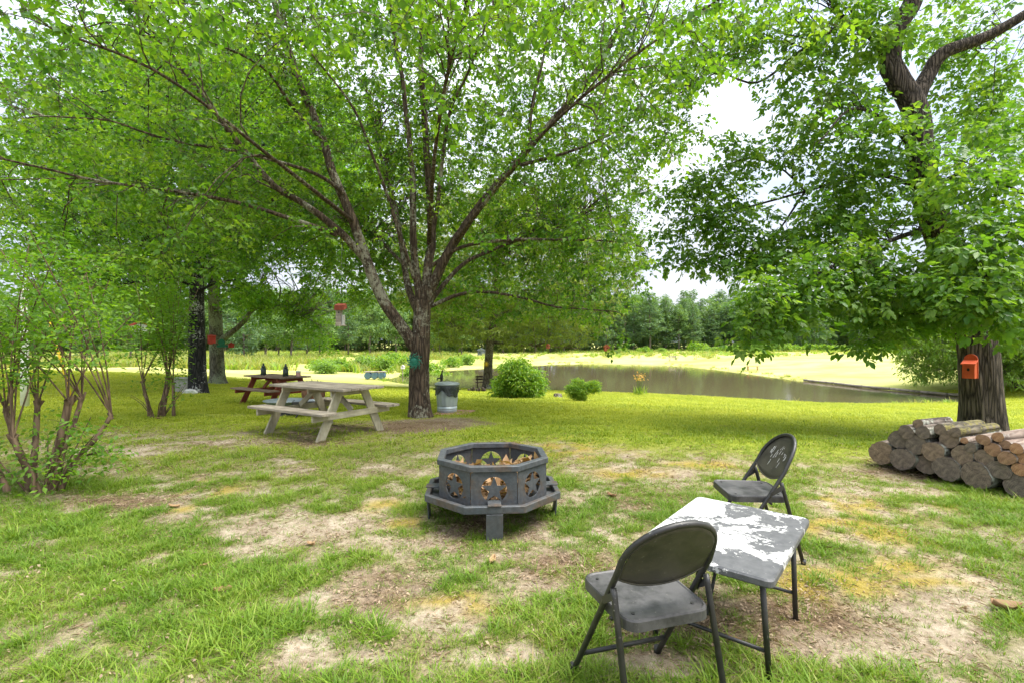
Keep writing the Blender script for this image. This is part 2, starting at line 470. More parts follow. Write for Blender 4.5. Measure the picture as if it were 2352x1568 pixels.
class MB:
    """collects shapes into one mesh"""
    def __init__(self):
        self.v, self.f, self.s = [], [], []
    def add(self, V, F, smooth=False):
        n = len(self.v)
        self.v += [tuple(p) for p in V]
        self.f += [tuple(i + n for i in f) for f in F]
        self.s += [smooth] * len(F)
        return self
    def box(self, c, size, rot=None, taper=1.0):
        x, y, z = (s / 2 for s in size)
        P = [(-x, -y, -z), (x, -y, -z), (x, y, -z), (-x, y, -z),
             (-x * taper, -y * taper, z), (x * taper, -y * taper, z), (x * taper, y * taper, z), (-x * taper, y * taper, z)]
        R = Euler(rot).to_matrix() if rot is not None else Matrix.Identity(3)
        c = Vector(c)
        return self.add([R @ Vector(p) + c for p in P],
                        [(3, 2, 1, 0), (4, 5, 6, 7), (0, 1, 5, 4), (1, 2, 6, 5), (2, 3, 7, 6), (3, 0, 4, 7)])
    def beam(self, a, b, w, h, up=(0, 0, 1), over=0.0):
        """plank from a to b, w across, h along 'up'"""
        a, b = Vector(a), Vector(b)
        d = (b - a).normalized()
        s = d.cross(Vector(up)).normalized()
        u = s.cross(d).normalized()
        a = a - d * over; b = b + d * over
        P = []
        for p in (a, b):
            for (i, j) in ((-1, -1), (1, -1), (1, 1), (-1, 1)):
                P.append(p + s * (w / 2 * i) + u * (h / 2 * j))
        return self.add(P, [(0, 1, 2, 3), (7, 6, 5, 4), (4, 5, 1, 0), (5, 6, 2, 1), (6, 7, 3, 2), (7, 4, 0, 3)])
    def tube(self, pts, r, k=10, cap=True):
        pts = [Vector(p) for p in pts]
        n = len(pts)
        rs = r if isinstance(r, (list, tuple)) else [r] * n
        P, F = [], []
        prev = None
        for i, p in enumerate(pts):
            d = (pts[min(i + 1, n - 1)] - pts[max(i - 1, 0)]).normalized()
            if prev is None:
                a = d.cross(Vector((0, 0, 1)) if abs(d.z) < 0.9 else Vector((1, 0, 0))).normalized()
            else:
                a = (prev - d * prev.dot(d)).normalized()
            prev = a
            b = d.cross(a)
            for j in range(k):
                t = 2 * PI * j / k
                P.append(p + a * (math.cos(t) * rs[i]) + b * (math.sin(t) * rs[i]))
        for i in range(n - 1):
            for j in range(k):
                q = (j + 1) % k
                F.append((i * k + j, i * k + q, (i + 1) * k + q, (i + 1) * k + j))
        self.add(P, F, True)
        if cap:
            m = len(self.v) - len(P)
            self.f.append(tuple(m + j for j in reversed(range(k)))); self.s.append(False)
            self.f.append(tuple(m + (n - 1) * k + j for j in range(k))); self.s.append(False)
        return self
    def lathe(self, prof, k=32, c=(0, 0, 0), cap=True, wob=None, smooth=True):
        P, F = [], []
        for i, (r, z) in enumerate(prof):
            for j in range(k):
                t = 2 * PI * j / k
                rr = r * (wob(t, z) if wob else 1.0)
                P.append((c[0] + rr * math.cos(t), c[1] + rr * math.sin(t), c[2] + z))
        for i in range(len(prof) - 1):
            for j in range(k):
                q = (j + 1) % k
                F.append((i * k + j, i * k + q, (i + 1) * k + q, (i + 1) * k + j))
        self.add(P, F, smooth)
        if cap:
            m = len(self.v) - len(P)
            self.f.append(tuple(m + j for j in reversed(range(k)))); self.s.append(False)
            self.f.append(tuple(m + (len(prof) - 1) * k + j for j in range(k))); self.s.append(False)
        return self
    def prism(self, outline, y0, y1, axis=1):
        """outline of (a, b) pairs pushed along an axis"""
        n = len(outline)
        def at(a, b, t):
            return (a, t, b) if axis == 1 else ((t, a, b) if axis == 0 else (a, b, t))
        P = [at(a, b, y0) for a, b in outline] + [at(a, b, y1) for a, b in outline]
        F = [tuple(range(n)), tuple(reversed(range(n, 2 * n)))]
        F += [(i, i + n, (i + 1) % n + n, (i + 1) % n) for i in range(n)]
        return self.add(P, F)
    def build(self, name, mat, parent=None, bevel=0.0, loc=None, rot=None, data_only=False):
        me = bpy.data.meshes.new(name)
        me.from_pydata(self.v, [], self.f)
        me.polygons.foreach_set('use_smooth', self.s)
        bm = bmesh.new(); bm.from_mesh(me)
        bmesh.ops.recalc_face_normals(bm, faces=bm.faces)
        if bevel:
            es = [e for e in bm.edges if e.calc_face_angle(0) > 0.6]
            bmesh.ops.bevel(bm, geom=es, offset=bevel, segments=1, affect='EDGES', clamp_overlap=True)
        bm.to_mesh(me); bm.free()
        me.materials.append(mat)
        if data_only:
            return me
        o = link_mesh(name, me, mat, parent)
        if loc is not None: o.location = loc
        if rot is not None: o.rotation_euler = rot
        return o

def copy_tree(o, parent=None):
    c = o.copy()
    COL.objects.link(c)
    c.parent = parent
    for ch in o.children:
        copy_tree(ch, c)
    return c

# ------------------------------------------------------------------ numpy value noise
_T = np.random.default_rng(3).random((256, 256))
def vnoise(x, y):
    xi, yi = np.floor(x).astype(int), np.floor(y).astype(int)
    fx, fy = x - xi, y - yi
    fx = fx * fx * (3 - 2 * fx); fy = fy * fy * (3 - 2 * fy)
    a = _T[xi % 256, yi % 256]; b = _T[(xi + 1) % 256, yi % 256]
    c = _T[xi % 256, (yi + 1) % 256]; d = _T[(xi + 1) % 256, (yi + 1) % 256]
    return (a * (1 - fx) + b * fx) * (1 - fy) + (c * (1 - fx) + d * fx) * fy
def fbm(x, y, s, octv=4, off=0.0):
    r, a, t = 0, 0.5, 0
    x = np.asarray(x, float) * s + off; y = np.asarray(y, float) * s + off * 1.7
    for i in range(octv):
        r = r + a * vnoise(x, y); t += a
        x, y, a = x * 2.03 + 11.3, y * 2.03 + 5.1, a * 0.5
    return r / t
def sstep(a, b, x):
    t = np.clip((np.asarray(x, float) - a) / (b - a), 0, 1)
    return t * t * (3 - 2 * t)

# ------------------------------------------------------------------ terrain
WATER_Z = -1.8
def ray(x, y, d):
    """world point seen at photo position (x, y) at distance d in front of the camera"""
    return np.array(((x - CX) / FPX * d, d, CAM_H - (y - CY) / FPX * d))
_shore = [(880, 872), (918, 882), (990, 890), (1056, 894), (1256, 900.6), (1416, 905.5), (1600, 914), (1742, 922), (1905, 931.6),
          (2068, 931.5), (2182, 930), (2270, 926), (2310, 916), (2182, 909), (1985, 890), (1849, 874.6), (1750, 861), (1657, 849),
          (1560, 838.5), (1416, 832.5), (1243, 836), (1100, 845), (996, 850), (918, 862)]
POND = np.array([ray(x, y, FPX * (CAM_H - WATER_Z) / (y - CY))[:2] for x, y in _shore])
def _smooth_poly(P, n=2):
    for _ in range(n):
        Q = np.roll(P, -1, 0)
        P = np.stack([P * .75 + Q * .25, P * .25 + Q * .75], 1).reshape(-1, 2)
    return P
POND_S = _smooth_poly(POND, 2)
def pond_sd(x, y):
    """signed distance to the shore, negative in the pond"""
    x = np.asarray(x, float); y = np.asarray(y, float)
    best = np.full(x.shape, 1e9); inside = np.zeros(x.shape, bool)
    A = POND_S; B = np.roll(POND_S, -1, 0)
    for (ax, ay), (bx, by) in zip(A, B):
        ex, ey = bx - ax, by - ay
        t = np.clip(((x - ax) * ex + (y - ay) * ey) / (ex * ex + ey * ey + 1e-9), 0, 1)
        best = np.minimum(best, (x - ax - t * ex) ** 2 + (y - ay - t * ey) ** 2)
        c = ((ay > y) != (by > y)) & (x < (bx - ax) * (y - ay) / (by - ay + 1e-12) + ax)
        inside ^= c
    d = np.sqrt(best)
    return np.where(inside, -d, d)
def terrain(x, y):
    x = np.asarray(x, float); y = np.asarray(y, float)
    sd = pond_sd(x, y)
    far = sstep(26, 52, y + 0.0 * x)
    R = 1.66 * (1 - far) + (0.62 + 0.008 * np.clip(y - 60, 0, 80)) * far
    slope = 0.092 * (1 - far) + 0.035 * far
    k = 0.22
    u = np.clip((R - slope * np.maximum(sd, 0)) / k, -40, 40)
    rise = R - k * np.log1p(np.exp(u)) + k * np.log1p(np.exp(R / k)) - R
    z = WATER_Z + np.where(sd > 0, rise + 0.14 * sstep(0, 0.5, sd), np.maximum(sd * 0.3, -1.2))
    z = z - 0.022 * np.clip(y - 6, 0, 12) * np.clip(rise / R, 0, 1) * (1 - far)
    # the raised mown edge in the far field
    z = z + 0.35 * sstep(8, 11, sd) * far * sstep(4, 20, x)
    near = 1 - sstep(14, 40, np.hypot(x, y))
    z = z + near * (0.05 * (fbm(x, y, .55, 3, 4.2) - .5) + 0.022 * (fbm(x, y, 4.0, 3, 1.2) - .5))
    z = z + (1 - near) * 0.16 * (fbm(x, y, .12, 3, 9.1) - .5) * (sd > 0.6)
    return z
def hgt(x, y):
    return float(terrain(np.array([x]), np.array([y]))[0])
def G(x, y):
    """ground point seen at photo position (x, y)"""
    ds = np.geomspace(1.2, 140, 1500)
    px = (x - CX) / FPX * ds
    pz = CAM_H - (y - CY) / FPX * ds
    t = terrain(px, ds)
    i = int(np.argmax(pz <= t))
    d = ds[i]
    return Vector((px[i], d, t[i]))
def at_ground(x, d):
    """ground point in photo column x at distance d"""
    X = (x - CX) / FPX * d
    return Vector((X, d, hgt(X, d)))

# ground cover: bare sand, moss and litter patches, measured in the photo
_PATCH = {
 'sand': [(600, 1215, 190, 42), (330, 1148, 120, 22), (340, 1030, 120, 15), (850, 1350, 170, 60), (760, 1500, 200, 45), (2090, 1480, 330, 70),
          (2120, 1385, 210, 40), (640, 1245, 140, 30), (800, 1195, 60, 14), (450, 1010, 90, 10), (1900, 1490, 160, 60), (1520, 1520, 160, 30),
          (2250, 1330, 160, 30), (1180, 1500, 120, 30), (250, 1500, 110, 20), (1000, 1040, 100, 12), (540, 935, 110, 10), (2000, 1120, 160, 22), (1000, 1420, 130, 40)],
 'litter': [(1090, 1215, 190, 45), (230, 1150, 190, 26), (960, 965, 160, 22), (900, 1340, 150, 60), (590, 925, 150, 14), (1640, 1440, 230, 90),
            (1620, 1250, 190, 40), (2120, 1075, 190, 22), (1820, 1400, 140, 70), (1330, 1300, 160, 50), (1100, 950, 90, 12), (700, 1010, 150, 14), (1500, 1150, 150, 40)],
 'moss': [(490, 1125, 85, 20), (450, 1100, 50, 8), (1300, 1022, 170, 34), (1435, 1084, 110, 18), (1050, 1380, 140, 42), (890, 1160, 60, 20), (1940, 1150, 230, 42),
          (1960, 1215, 190, 40), (1880, 1330, 140, 45), (1620, 1060, 90, 12), (2060, 1290, 180, 40), (420, 1165, 40, 12), (2150, 1330, 120, 25), (930, 1200, 60, 20), (1160, 985, 110, 14)],
 'green': [(200, 1350, 260, 110), (420, 1440, 230, 80), (130, 1520, 200, 40), (560, 1330, 150, 50), (760, 1040, 190, 30), (500, 1050, 240, 40), (2130, 1140, 170, 14),
           (1650, 1000, 300, 30), (1300, 960, 250, 30), (1430, 1130, 80, 30), (1990, 1290, 60, 20), (880, 1440, 70, 26), (1100, 1480, 60, 30), (1900, 1250, 60, 22), (350, 1230, 200, 40), (1330, 1190, 90, 30)]}
_PW = {}
for k_, L_ in _PATCH.items():
    o_ = []
    for (x, y, rx, ry) in L_:
        d = FPX * CAM_H / (y - CY)
        d0 = FPX * CAM_H / (y + ry - CY); d1 = FPX * CAM_H / (max(y - ry, CY + 40) - CY)
        o_.append(((x - CX) / FPX * d, (d0 + d1) / 2, rx / FPX * d, (d1 - d0) / 2))
    _PW[k_] = o_
def _field(kind, x, y):
    nx = (fbm(x, y, 2.2, 4, 2.1) - .5) * 0.9
    f = np.zeros_like(x)
    for (cx, cy, rx, ry) in _PW[kind]:
        q = np.sqrt(((x - cx) / rx) ** 2 + ((y - cy) / ry) ** 2)
        f = np.maximum(f, 1 - sstep(0.30, 1.25, q + nx * 1.3))
    return f
def cover(x, y):
    """(grass, moss, litter, lawn) amounts at ground points"""
    x = np.asarray(x, float); y = np.asarray(y, float)
    r = np.hypot(x, y)
    lawn = sstep(5.9, 8.6, y - 0.10 * x + 1.4 * (fbm(x, y, .5, 3, 7.7) - .5) + 1.3 * sstep(0.3, 4, x) - 2.2 * sstep(0, -4, x))
    g = 0.53 + 0.60 * (fbm(x, y, 1.5, 4, .3) - .5) + 1.0 * (fbm(x, y, 4.2, 4, 3.1) - .5) + 0.9 * (fbm(x, y, 11.0, 3, 13.1) - .5)
    sand, lit, moss, green = (_field(k, x, y) for k in ('sand', 'litter', 'moss', 'green'))
    g = g + 0.28 * green - 0.46 * sand - 0.32 * lit - 0.24 * moss
    g = g * (1 - lawn) + lawn * (0.78 + 0.5 * (fbm(x, y, 1.2, 4, 5.5) - .5) - .35 * np.maximum(sand, lit) * (1 - sstep(9, 13, y)))
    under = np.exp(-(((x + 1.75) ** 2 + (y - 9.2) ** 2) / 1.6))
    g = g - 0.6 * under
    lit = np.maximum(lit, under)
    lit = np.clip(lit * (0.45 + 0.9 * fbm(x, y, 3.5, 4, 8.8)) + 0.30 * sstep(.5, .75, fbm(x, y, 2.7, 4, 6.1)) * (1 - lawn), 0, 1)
    moss = np.clip(moss * sstep(.28, .56, fbm(x, y, 4.5, 5, 12.5)) * .85, 0, 1)
    return np.clip(g, 0, 1), moss, lit, lawn

def graded(spans):
    out = []
    for a, b, n in spans:
        out += list(np.linspace(a, b, n, endpoint=False))
    out.append(spans[-1][1])
    return np.array(out)
gx = graded([(-400, -120, 12), (-120, -40, 40), (-40, -12, 56), (-12, -5.5, 50), (-5.5, 5.5, 150), (5.5, 12, 50), (12, 40, 60), (40, 120, 40), (120, 400, 12)])
gy = graded([(-60, -4, 14), (-4, 0.9, 14), (0.9, 6, 100), (6, 12, 70), (12, 24, 60), (24, 80, 100), (80, 140, 40), (140, 700, 16)])
GX, GY = np.meshgrid(gx, gy)
gz = terrain(GX.ravel(), GY.ravel())
nx_, ny_ = len(gx), len(gy)
ii = (np.arange(ny_ - 1)[:, None] * nx_ + np.arange(nx_ - 1)[None, :]).ravel()
g_me = np_mesh('ground', np.stack([GX.ravel(), GY.ravel(), gz], 1), np.stack([ii, ii + 1, ii + nx_ + 1, ii + nx_], 1), True)
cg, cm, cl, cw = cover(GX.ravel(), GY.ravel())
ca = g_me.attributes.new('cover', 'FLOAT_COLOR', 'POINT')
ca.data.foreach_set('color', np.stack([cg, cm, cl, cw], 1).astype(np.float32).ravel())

def mat_ground():
    m, nt, b, o = new_mat('ground')
    at = N(nt, 'ShaderNodeAttribute', attribute_name='cover')
    sp = N(nt, 'ShaderNodeSeparateColor')
    nt.links.new(at.outputs['Color'], sp.inputs[0])
    v = coords(nt)
    nA = noise(nt, 3.1, 9, 0.70, v)
    nB = noise(nt, 24, 8, 0.78, v)
    nC = noise(nt, 90, 4, 0.7, v)
    soil = ramp(nt, [(0.34, (.125, .092, .060)), (0.47, (.285, .228, .160)), (0.60, (.470, .400, .305))])
    nt.links.new(mixc(nt, 0.5, nA.outputs['Fac'], nB.outputs['Fac']), soil.inputs['Fac'])
    lit = ramp(nt, [(0.36, (.055, .036, .022)), (0.5, (.150, .102, .062)), (0.64, (.280, .205, .128))])
    nt.links.new(nB.outputs['Fac'], lit.inputs['Fac'])
    mos = ramp(nt, [(0.36, (.130, .105, .018)), (0.5, (.285, .215, .030)), (0.64, (.42, .33, .065))])
    nt.links.new(mixc(nt, 0.5, nB.outputs['Fac'], nC.outputs['Fac']), mos.inputs['Fac'])
    lw = ramp(nt, [(0.36, (.150, .190, .020)), (0.5, (.280, .330, .030)), (0.64, (.410, .420, .060))])
    nt.links.new(mixc(nt, 0.55, nA.outputs['Fac'], nB.outputs['Fac']), lw.inputs['Fac'])
    tha = ramp(nt, [(0.36, (.060, .070, .018)), (0.5, (.165, .165, .045)), (0.64, (.300, .255, .110))])
    nt.links.new(nB.outputs['Fac'], tha.inputs['Fac'])
    # field grass beyond the yard is paler, open daylight painted into its colour
    geo = N(nt, 'ShaderNodeNewGeometry')
    sx = N(nt, 'ShaderNodeSeparateXYZ')
    nt.links.new(geo.outputs['Position'], sx.inputs[0])
    mr = N(nt, 'ShaderNodeMapRange')
    mr.inputs['From Min'].default_value = 10; mr.inputs['From Max'].default_value = 40
    nt.links.new(sx.outputs['Y'], mr.inputs['Value'])
    nD = noise(nt, .16, 5, 0.6, v)
    dry = ramp(nt, [(0.35, (.320, .340, .085)), (0.6, (.470, .450, .170))])
    nt.links.new(nD.outputs['Fac'], dry.inputs['Fac'])
    lawn = mixc(nt, mr.outputs['Result'], lw.outputs['Color'], dry.outputs['Color'])
    c = mixc(nt, sp.outputs['Blue'], soil.outputs['Color'], lit.outputs['Color'])
    gr = ramp(nt, [(0.14, 0.0), (0.62, 0.88)])
    nt.links.new(sp.outputs['Red'], gr.inputs['Fac'])
    c = mixc(nt, gr.outputs['Color'], c, tha.outputs['Color'])
    c = mixc(nt, sp.outputs['Green'], c, mos.outputs['Color'])
    lf = N(nt, 'ShaderNodeMath', operation='MULTIPLY')
    lr = ramp(nt, [(0.2, 0.0), (0.6, 1.0)])
    nt.links.new(sp.outputs['Red'], lr.inputs['Fac'])
    nt.links.new(at.outputs['Alpha'], lf.inputs[0]); nt.links.new(lr.outputs['Color'], lf.inputs[1])
    c = mixc(nt, lf.outputs[0], c, lawn)
    nt.links.new(c, b.inputs['Base Color'])
    b.inputs['Roughness'].default_value = 0.95
    b.inputs['Specular IOR Level'].default_value = 0.1
    bump(nt, b, mixc(nt, 0.5, nB.outputs['Fac'], nC.outputs['Fac']), 0.9, 0.03)
    return m
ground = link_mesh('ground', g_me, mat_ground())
tag(ground, 'yard of patchy grass, sand and moss sloping to the pond', kind='structure')

# ------------------------------------------------------------------ pond
def mat_water():
    m, nt, b, o = new_mat('pond_water')
    v = coords(nt, 'Object', (1, .35, 1))
    n1 = noise(nt, 3.0, 4, 0.6, v)
    b.inputs['Base Color'].default_value = (.110, .090, .048, 1)
    b.inputs['Roughness'].default_value = 0.035
    b.inputs['IOR'].default_value = 1.33
    bump(nt, b, n1.outputs['Fac'], 0.14, 0.05)
    return m
bm = bmesh.new()
vs = [bm.verts.new((x, y, WATER_Z)) for x, y in (lambda P: P + (P - P.mean(0)) * 0.03)(POND_S)]
bm.faces.new(vs)
bmesh.ops.recalc_face_normals(bm, faces=bm.faces)
if bm.faces[:][0].normal.z < 0:
    bmesh.ops.reverse_faces(bm, faces=bm.faces[:])
w_me = bpy.data.meshes.new('water'); bm.to_mesh(w_me); bm.free()
tag(link_mesh('water', w_me, mat_water()), 'still brown pond reflecting the tree line', kind='structure')

# ------------------------------------------------------------------ scattering by geometry nodes (grass, litter, weeds)
def scatter(name, pts, scl, idx, templates, label, tilt=0.0, kind='stuff', rnd=None, seed=1):
    rg = np.random.default_rng(seed)
    pts = np.asarray(pts, np.float32)
    n = len(pts)
    me = bpy.data.meshes.new(name)
    me.vertices.add(n)
    me.vertices.foreach_set('co', pts.ravel())
    rot = np.stack([rg.normal(0, tilt, n), rg.normal(0, tilt, n), rg.uniform(0, 2 * PI, n)], 1).astype(np.float32)
    a = me.attributes.new('rot', 'FLOAT_VECTOR', 'POINT'); a.data.foreach_set('vector', rot.ravel())
    a = me.attributes.new('scl', 'FLOAT', 'POINT'); a.data.foreach_set('value', np.asarray(scl, np.float32))
    a = me.attributes.new('pick', 'INT', 'POINT'); a.data.foreach_set('value', np.asarray(idx, np.int32))
    a = me.attributes.new('tint', 'FLOAT', 'POINT'); a.data.foreach_set('value', (rg.random(n) if rnd is None else rnd).astype(np.float32))
    o = bpy.data.objects.new(name, me); COL.objects.link(o)
    tag(o, label, kind=kind)
    ng = bpy.data.node_groups.new(name + '_scatter', 'GeometryNodeTree')
    ng.interface.new_socket('Geometry', in_out='INPUT', socket_type='NodeSocketGeometry')
    ng.interface.new_socket('Geometry', in_out='OUTPUT', socket_type='NodeSocketGeometry')
    gi, go = ng.nodes.new('NodeGroupInput'), ng.nodes.new('NodeGroupOutput')
    mp = ng.nodes.new('GeometryNodeMeshToPoints')
    ip = ng.nodes.new('GeometryNodeInstanceOnPoints')
    jo = ng.nodes.new('GeometryNodeJoinGeometry')
    for t in templates:
        oi = ng.nodes.new('GeometryNodeObjectInfo')
        oi.inputs['Object'].default_value = t
        oi.inputs['As Instance'].default_value = True
        ng.links.new(oi.outputs['Geometry'], jo.inputs[0])
    def attr(nm, ty):
        q = ng.nodes.new('GeometryNodeInputNamedAttribute'); q.data_type = ty
        q.inputs['Name'].default_value = nm
        return q.outputs['Attribute']
    ng.links.new(gi.outputs[0], mp.inputs[0])
    ng.links.new(mp.outputs[0], ip.inputs['Points'])
    ng.links.new(jo.outputs[0], ip.inputs['Instance'])
    ip.inputs['Pick Instance'].default_value = True
    ng.links.new(attr('pick', 'INT'), ip.inputs['Instance Index'])
    e2r = ng.nodes.new('FunctionNodeEulerToRotation')
    ng.links.new(attr('rot', 'FLOAT_VECTOR'), e2r.inputs[0])
    ng.links.new(e2r.outputs[0], ip.inputs['Rotation'])
    ng.links.new(attr('scl', 'FLOAT'), ip.inputs['Scale'])
    ng.links.new(ip.outputs[0], go.inputs[0])
    md = o.modifiers.new('scatter', 'NODES'); md.node_group = ng
    return o

def mat_grass(name, dark, mid, light, far):
    m, nt, b, o = new_mat(name)
    at = N(nt, 'ShaderNodeAttribute', attribute_name='tint', attribute_type='INSTANCER')
    lv = N(nt, 'ShaderNodeAttribute', attribute_name='leafv')
    ad = N(nt, 'ShaderNodeMath', operation='MULTIPLY_ADD')
    ad.inputs[1].default_value = 0.5
    hv = N(nt, 'ShaderNodeMath', operation='MULTIPLY'); hv.inputs[1].default_value = 0.5
    nt.links.new(lv.outputs['Fac'], hv.inputs[0])
    nt.links.new(at.outputs['Fac'], ad.inputs[0]); nt.links.new(hv.outputs[0], ad.inputs[2])
    r = ramp(nt, [(0.08, dark), (0.45, mid), (0.78, light), (0.90, (.27, .29, .075)), (0.97, (.36, .29, .14))])
    nt.links.new(ad.outputs[0], r.inputs['Fac'])
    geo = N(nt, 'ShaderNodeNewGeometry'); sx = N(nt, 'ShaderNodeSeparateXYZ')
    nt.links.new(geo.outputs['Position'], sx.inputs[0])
    mr = N(nt, 'ShaderNodeMapRange'); mr.inputs['From Min'].default_value = 4.5; mr.inputs['From Max'].default_value = 11.5  # blades brighten with distance: the sunlit lawn's light put into their colour
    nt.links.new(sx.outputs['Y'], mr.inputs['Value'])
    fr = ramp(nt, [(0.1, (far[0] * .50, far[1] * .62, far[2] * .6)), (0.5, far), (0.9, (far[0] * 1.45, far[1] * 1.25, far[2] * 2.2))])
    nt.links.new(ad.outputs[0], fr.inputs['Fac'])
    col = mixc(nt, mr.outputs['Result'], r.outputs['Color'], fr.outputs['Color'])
    nt.links.new(col, b.inputs['Base Color'])
    b.inputs['Roughness'].default_value = 0.55
    b.inputs['Specular IOR Level'].default_value = 0.3
    tr = N(nt, 'ShaderNodeBsdfTranslucent')
    nt.links.new(mixc(nt, 1.0, col, (1.5, 1.4, .6), 'MULTIPLY'), tr.inputs['Color'])
    mx = N(nt, 'ShaderNodeMixShader'); mx.inputs[0].default_value = 0.35
    nt.links.new(b.outputs[0], mx.inputs[1]); nt.links.new(tr.outputs[0], mx.inputs[2])
    nt.links.new(mx.outputs[0], o.inputs['Surface'])
    return m
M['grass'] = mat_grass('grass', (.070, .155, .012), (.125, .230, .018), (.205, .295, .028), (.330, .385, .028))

def blades(n, rad, h0, h1, w, lean, mat, seed, name='blade_tuft', segs=3):
    rg = np.random.default_rng(seed)
    V, F, L = [], [], []
    for i in range(n):
        a = rg.uniform(0, 2 * PI); q = rad * math.sqrt(rg.random())
        bx, by = q * math.cos(a), q * math.sin(a)
        d = a + rg.normal(0, .7)
        h = rg.uniform(h0, h1); ln = lean * rg.uniform(.3, 1.3) * h
        dx, dy = math.cos(d), math.sin(d)
        px, py = -dy, dx
        ww = w * rg.uniform(.7, 1.3)
        base = len(V)
        for s in range(segs):
            t = s / segs
            k = t ** 1.8
            zz = h * (t - .28 * lean * t * t)
            wd = ww * (1 - t ** 2 * .75) / 2
            for sg in (-1, 1):
                V.append((bx + dx * ln * k + px * wd * sg, by + dy * ln * k + py * wd * sg, zz - .004))
        V.append((bx + dx * ln, by + dy * ln, h * (1 - .28 * lean)))
        lv = rg.random()
        for s in range(segs - 1):
            o = base + 2 * s
            F += [(o, o + 1, o + 3), (o, o + 3, o + 2)]; L += [lv, lv]
        o = base + 2 * (segs - 1)
        F.append((o, o + 1, o + 2)); L.append(lv)
    me = np_mesh(name, V, F, False, L)
    me.materials.append(mat)
    return bpy.data.objects.new(name, me)

def sample_ground(n, y0, y1, margin=1.12, power=1.0):
    """points spread over the ground in view between two distances"""
    y = (RNG.random(n) * (y1 ** (power + 1) - y0 ** (power + 1)) + y0 ** (power + 1)) ** (1 / (power + 1))
    x = RNG.uniform(-1, 1, n) * y * (CX / FPX) * margin
    return x, y

tufts = [blades(16, .06, .022, .055, .0048, 1.1, M['grass'], 11), blades(20, .075, .016, .044, .0044, 1.3, M['grass'], 12),
         blades(14, .045, .035, .085, .0055, 1.1, M['grass'], 13), blades(24, .10, .012, .034, .0042, 1.4, M['grass'], 14),
         blades(9, .04, .05, .12, .0058, 1.0, M['grass'], 15)]
lawn_t = [blades(30, .16, .020, .050, .009, .8, M['grass'], 21, segs=2), blades(30, .16, .018, .042, .009, 1.0, M['grass'], 22, segs=2),
          blades(34, .18, .015, .036, .010, 1.1, M['grass'], 23, segs=2)]
PX, PY, PS, PI_ = [], [], [], []
for (n, y0, y1, sc0) in ((66000, 1.0, 5.2, .92), (84000, 5.2, 13.0, 1.0)):
    x, y = sample_ground(n, y0, y1)
    g, mo, li, lw = cover(x, y)
    keep = RNG.random(n) < (.20 + .70 * sstep(.16, .85, g)) * (0.35 + .65 * (1 - mo))
    x, y, g, lw = x[keep], y[keep], g[keep], lw[keep]
    PX.append(x); PY.append(y)
    s = sc0 * (0.32 + 0.56 * g * (.5 + fbm(x, y, 1.7, 3, 17.))) * RNG.uniform(.65, 1.3, len(x)) * (1 - .35 * lw)
    PS.append(s)
    PI_.append(RNG.choice(5, len(x), p=[.28, .30, .11, .28, .03]))
x, y, s, pk = map(np.concatenate, (PX, PY, PS, PI_))
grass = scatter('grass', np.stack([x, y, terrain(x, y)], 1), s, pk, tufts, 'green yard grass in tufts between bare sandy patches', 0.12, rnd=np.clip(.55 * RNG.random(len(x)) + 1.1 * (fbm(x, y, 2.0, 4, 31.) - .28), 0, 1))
x, y = sample_ground(46000, 7.0, 30.0)
g, mo, li, lw = cover(x, y)
k = (RNG.random(len(x)) < sstep(.3, .7, g) * np.maximum(lw, .25)) & (pond_sd(x, y) > .3)
x, y = x[k], y[k]
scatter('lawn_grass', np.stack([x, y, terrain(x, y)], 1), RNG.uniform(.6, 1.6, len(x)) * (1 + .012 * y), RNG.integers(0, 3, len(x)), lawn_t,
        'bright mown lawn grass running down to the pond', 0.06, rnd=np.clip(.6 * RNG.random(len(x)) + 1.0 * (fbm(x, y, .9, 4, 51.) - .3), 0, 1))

# brown leaf litter and twigs too small to count
def flake(seed, l, w, mat, name='litter_flake'):
    rg = np.random.default_rng(seed)
    V, F, L = [], [], []
    for i in range(5):
        c = np.array([rg.normal(0, .05), rg.normal(0, .05), .004 + .004 * rg.random()])
        a = rg.uniform(0, 2 * PI); t = np.array([math.cos(a), math.sin(a), rg.normal(0, .25)]); s = np.array([-t[1], t[0], rg.normal(0, .3)])
        ll, ww = l * rg.uniform(.5, 1.2), w * rg.uniform(.6, 1.3)
        b = len(V)
        V += [c - t * ll / 2, c + s * ww / 2 + (0, 0, .004), c + t * ll / 2, c - s * ww / 2 + (0, 0, .006)]
        F += [(b, b + 1, b + 2), (b, b + 2, b + 3)]; lv = rg.random(); L += [lv, lv]
    me = np_mesh(name, V, F, False, L); me.materials.append(mat)
    return bpy.data.objects.new(name, me)
straw = [blades(9, .06, .004, .010, .0028, 4.0, M['litter'], 41, 'straw_tuft'), blades(12, .08, .004, .009, .0025, 4.5, M['litter'], 42, 'straw_tuft')]
fl = [flake(1, .024, .012, M['litter']), flake(2, .05, .003, M['litter']), flake(3, .016, .012, M['litter']), flake(4, .07, .003, M['litter'])] + straw
x, y = sample_ground(56000, 1.0, 9.5, power=.7)
g, mo, li, lw = cover(x, y)
k = RNG.random(len(x)) < (.30 + .7 * li) * (1 - .8 * lw)
x, y = x[k], y[k]
scatter('leaf_litter', np.stack([x, y, terrain(x, y)], 1), RNG.uniform(.5, 1.2, len(x)), RNG.choice(6, len(x), p=[.14, .12, .16, .12, .23, .23]), fl, 'brown leaf crumbs and pine straw on bare ground', 0.1)

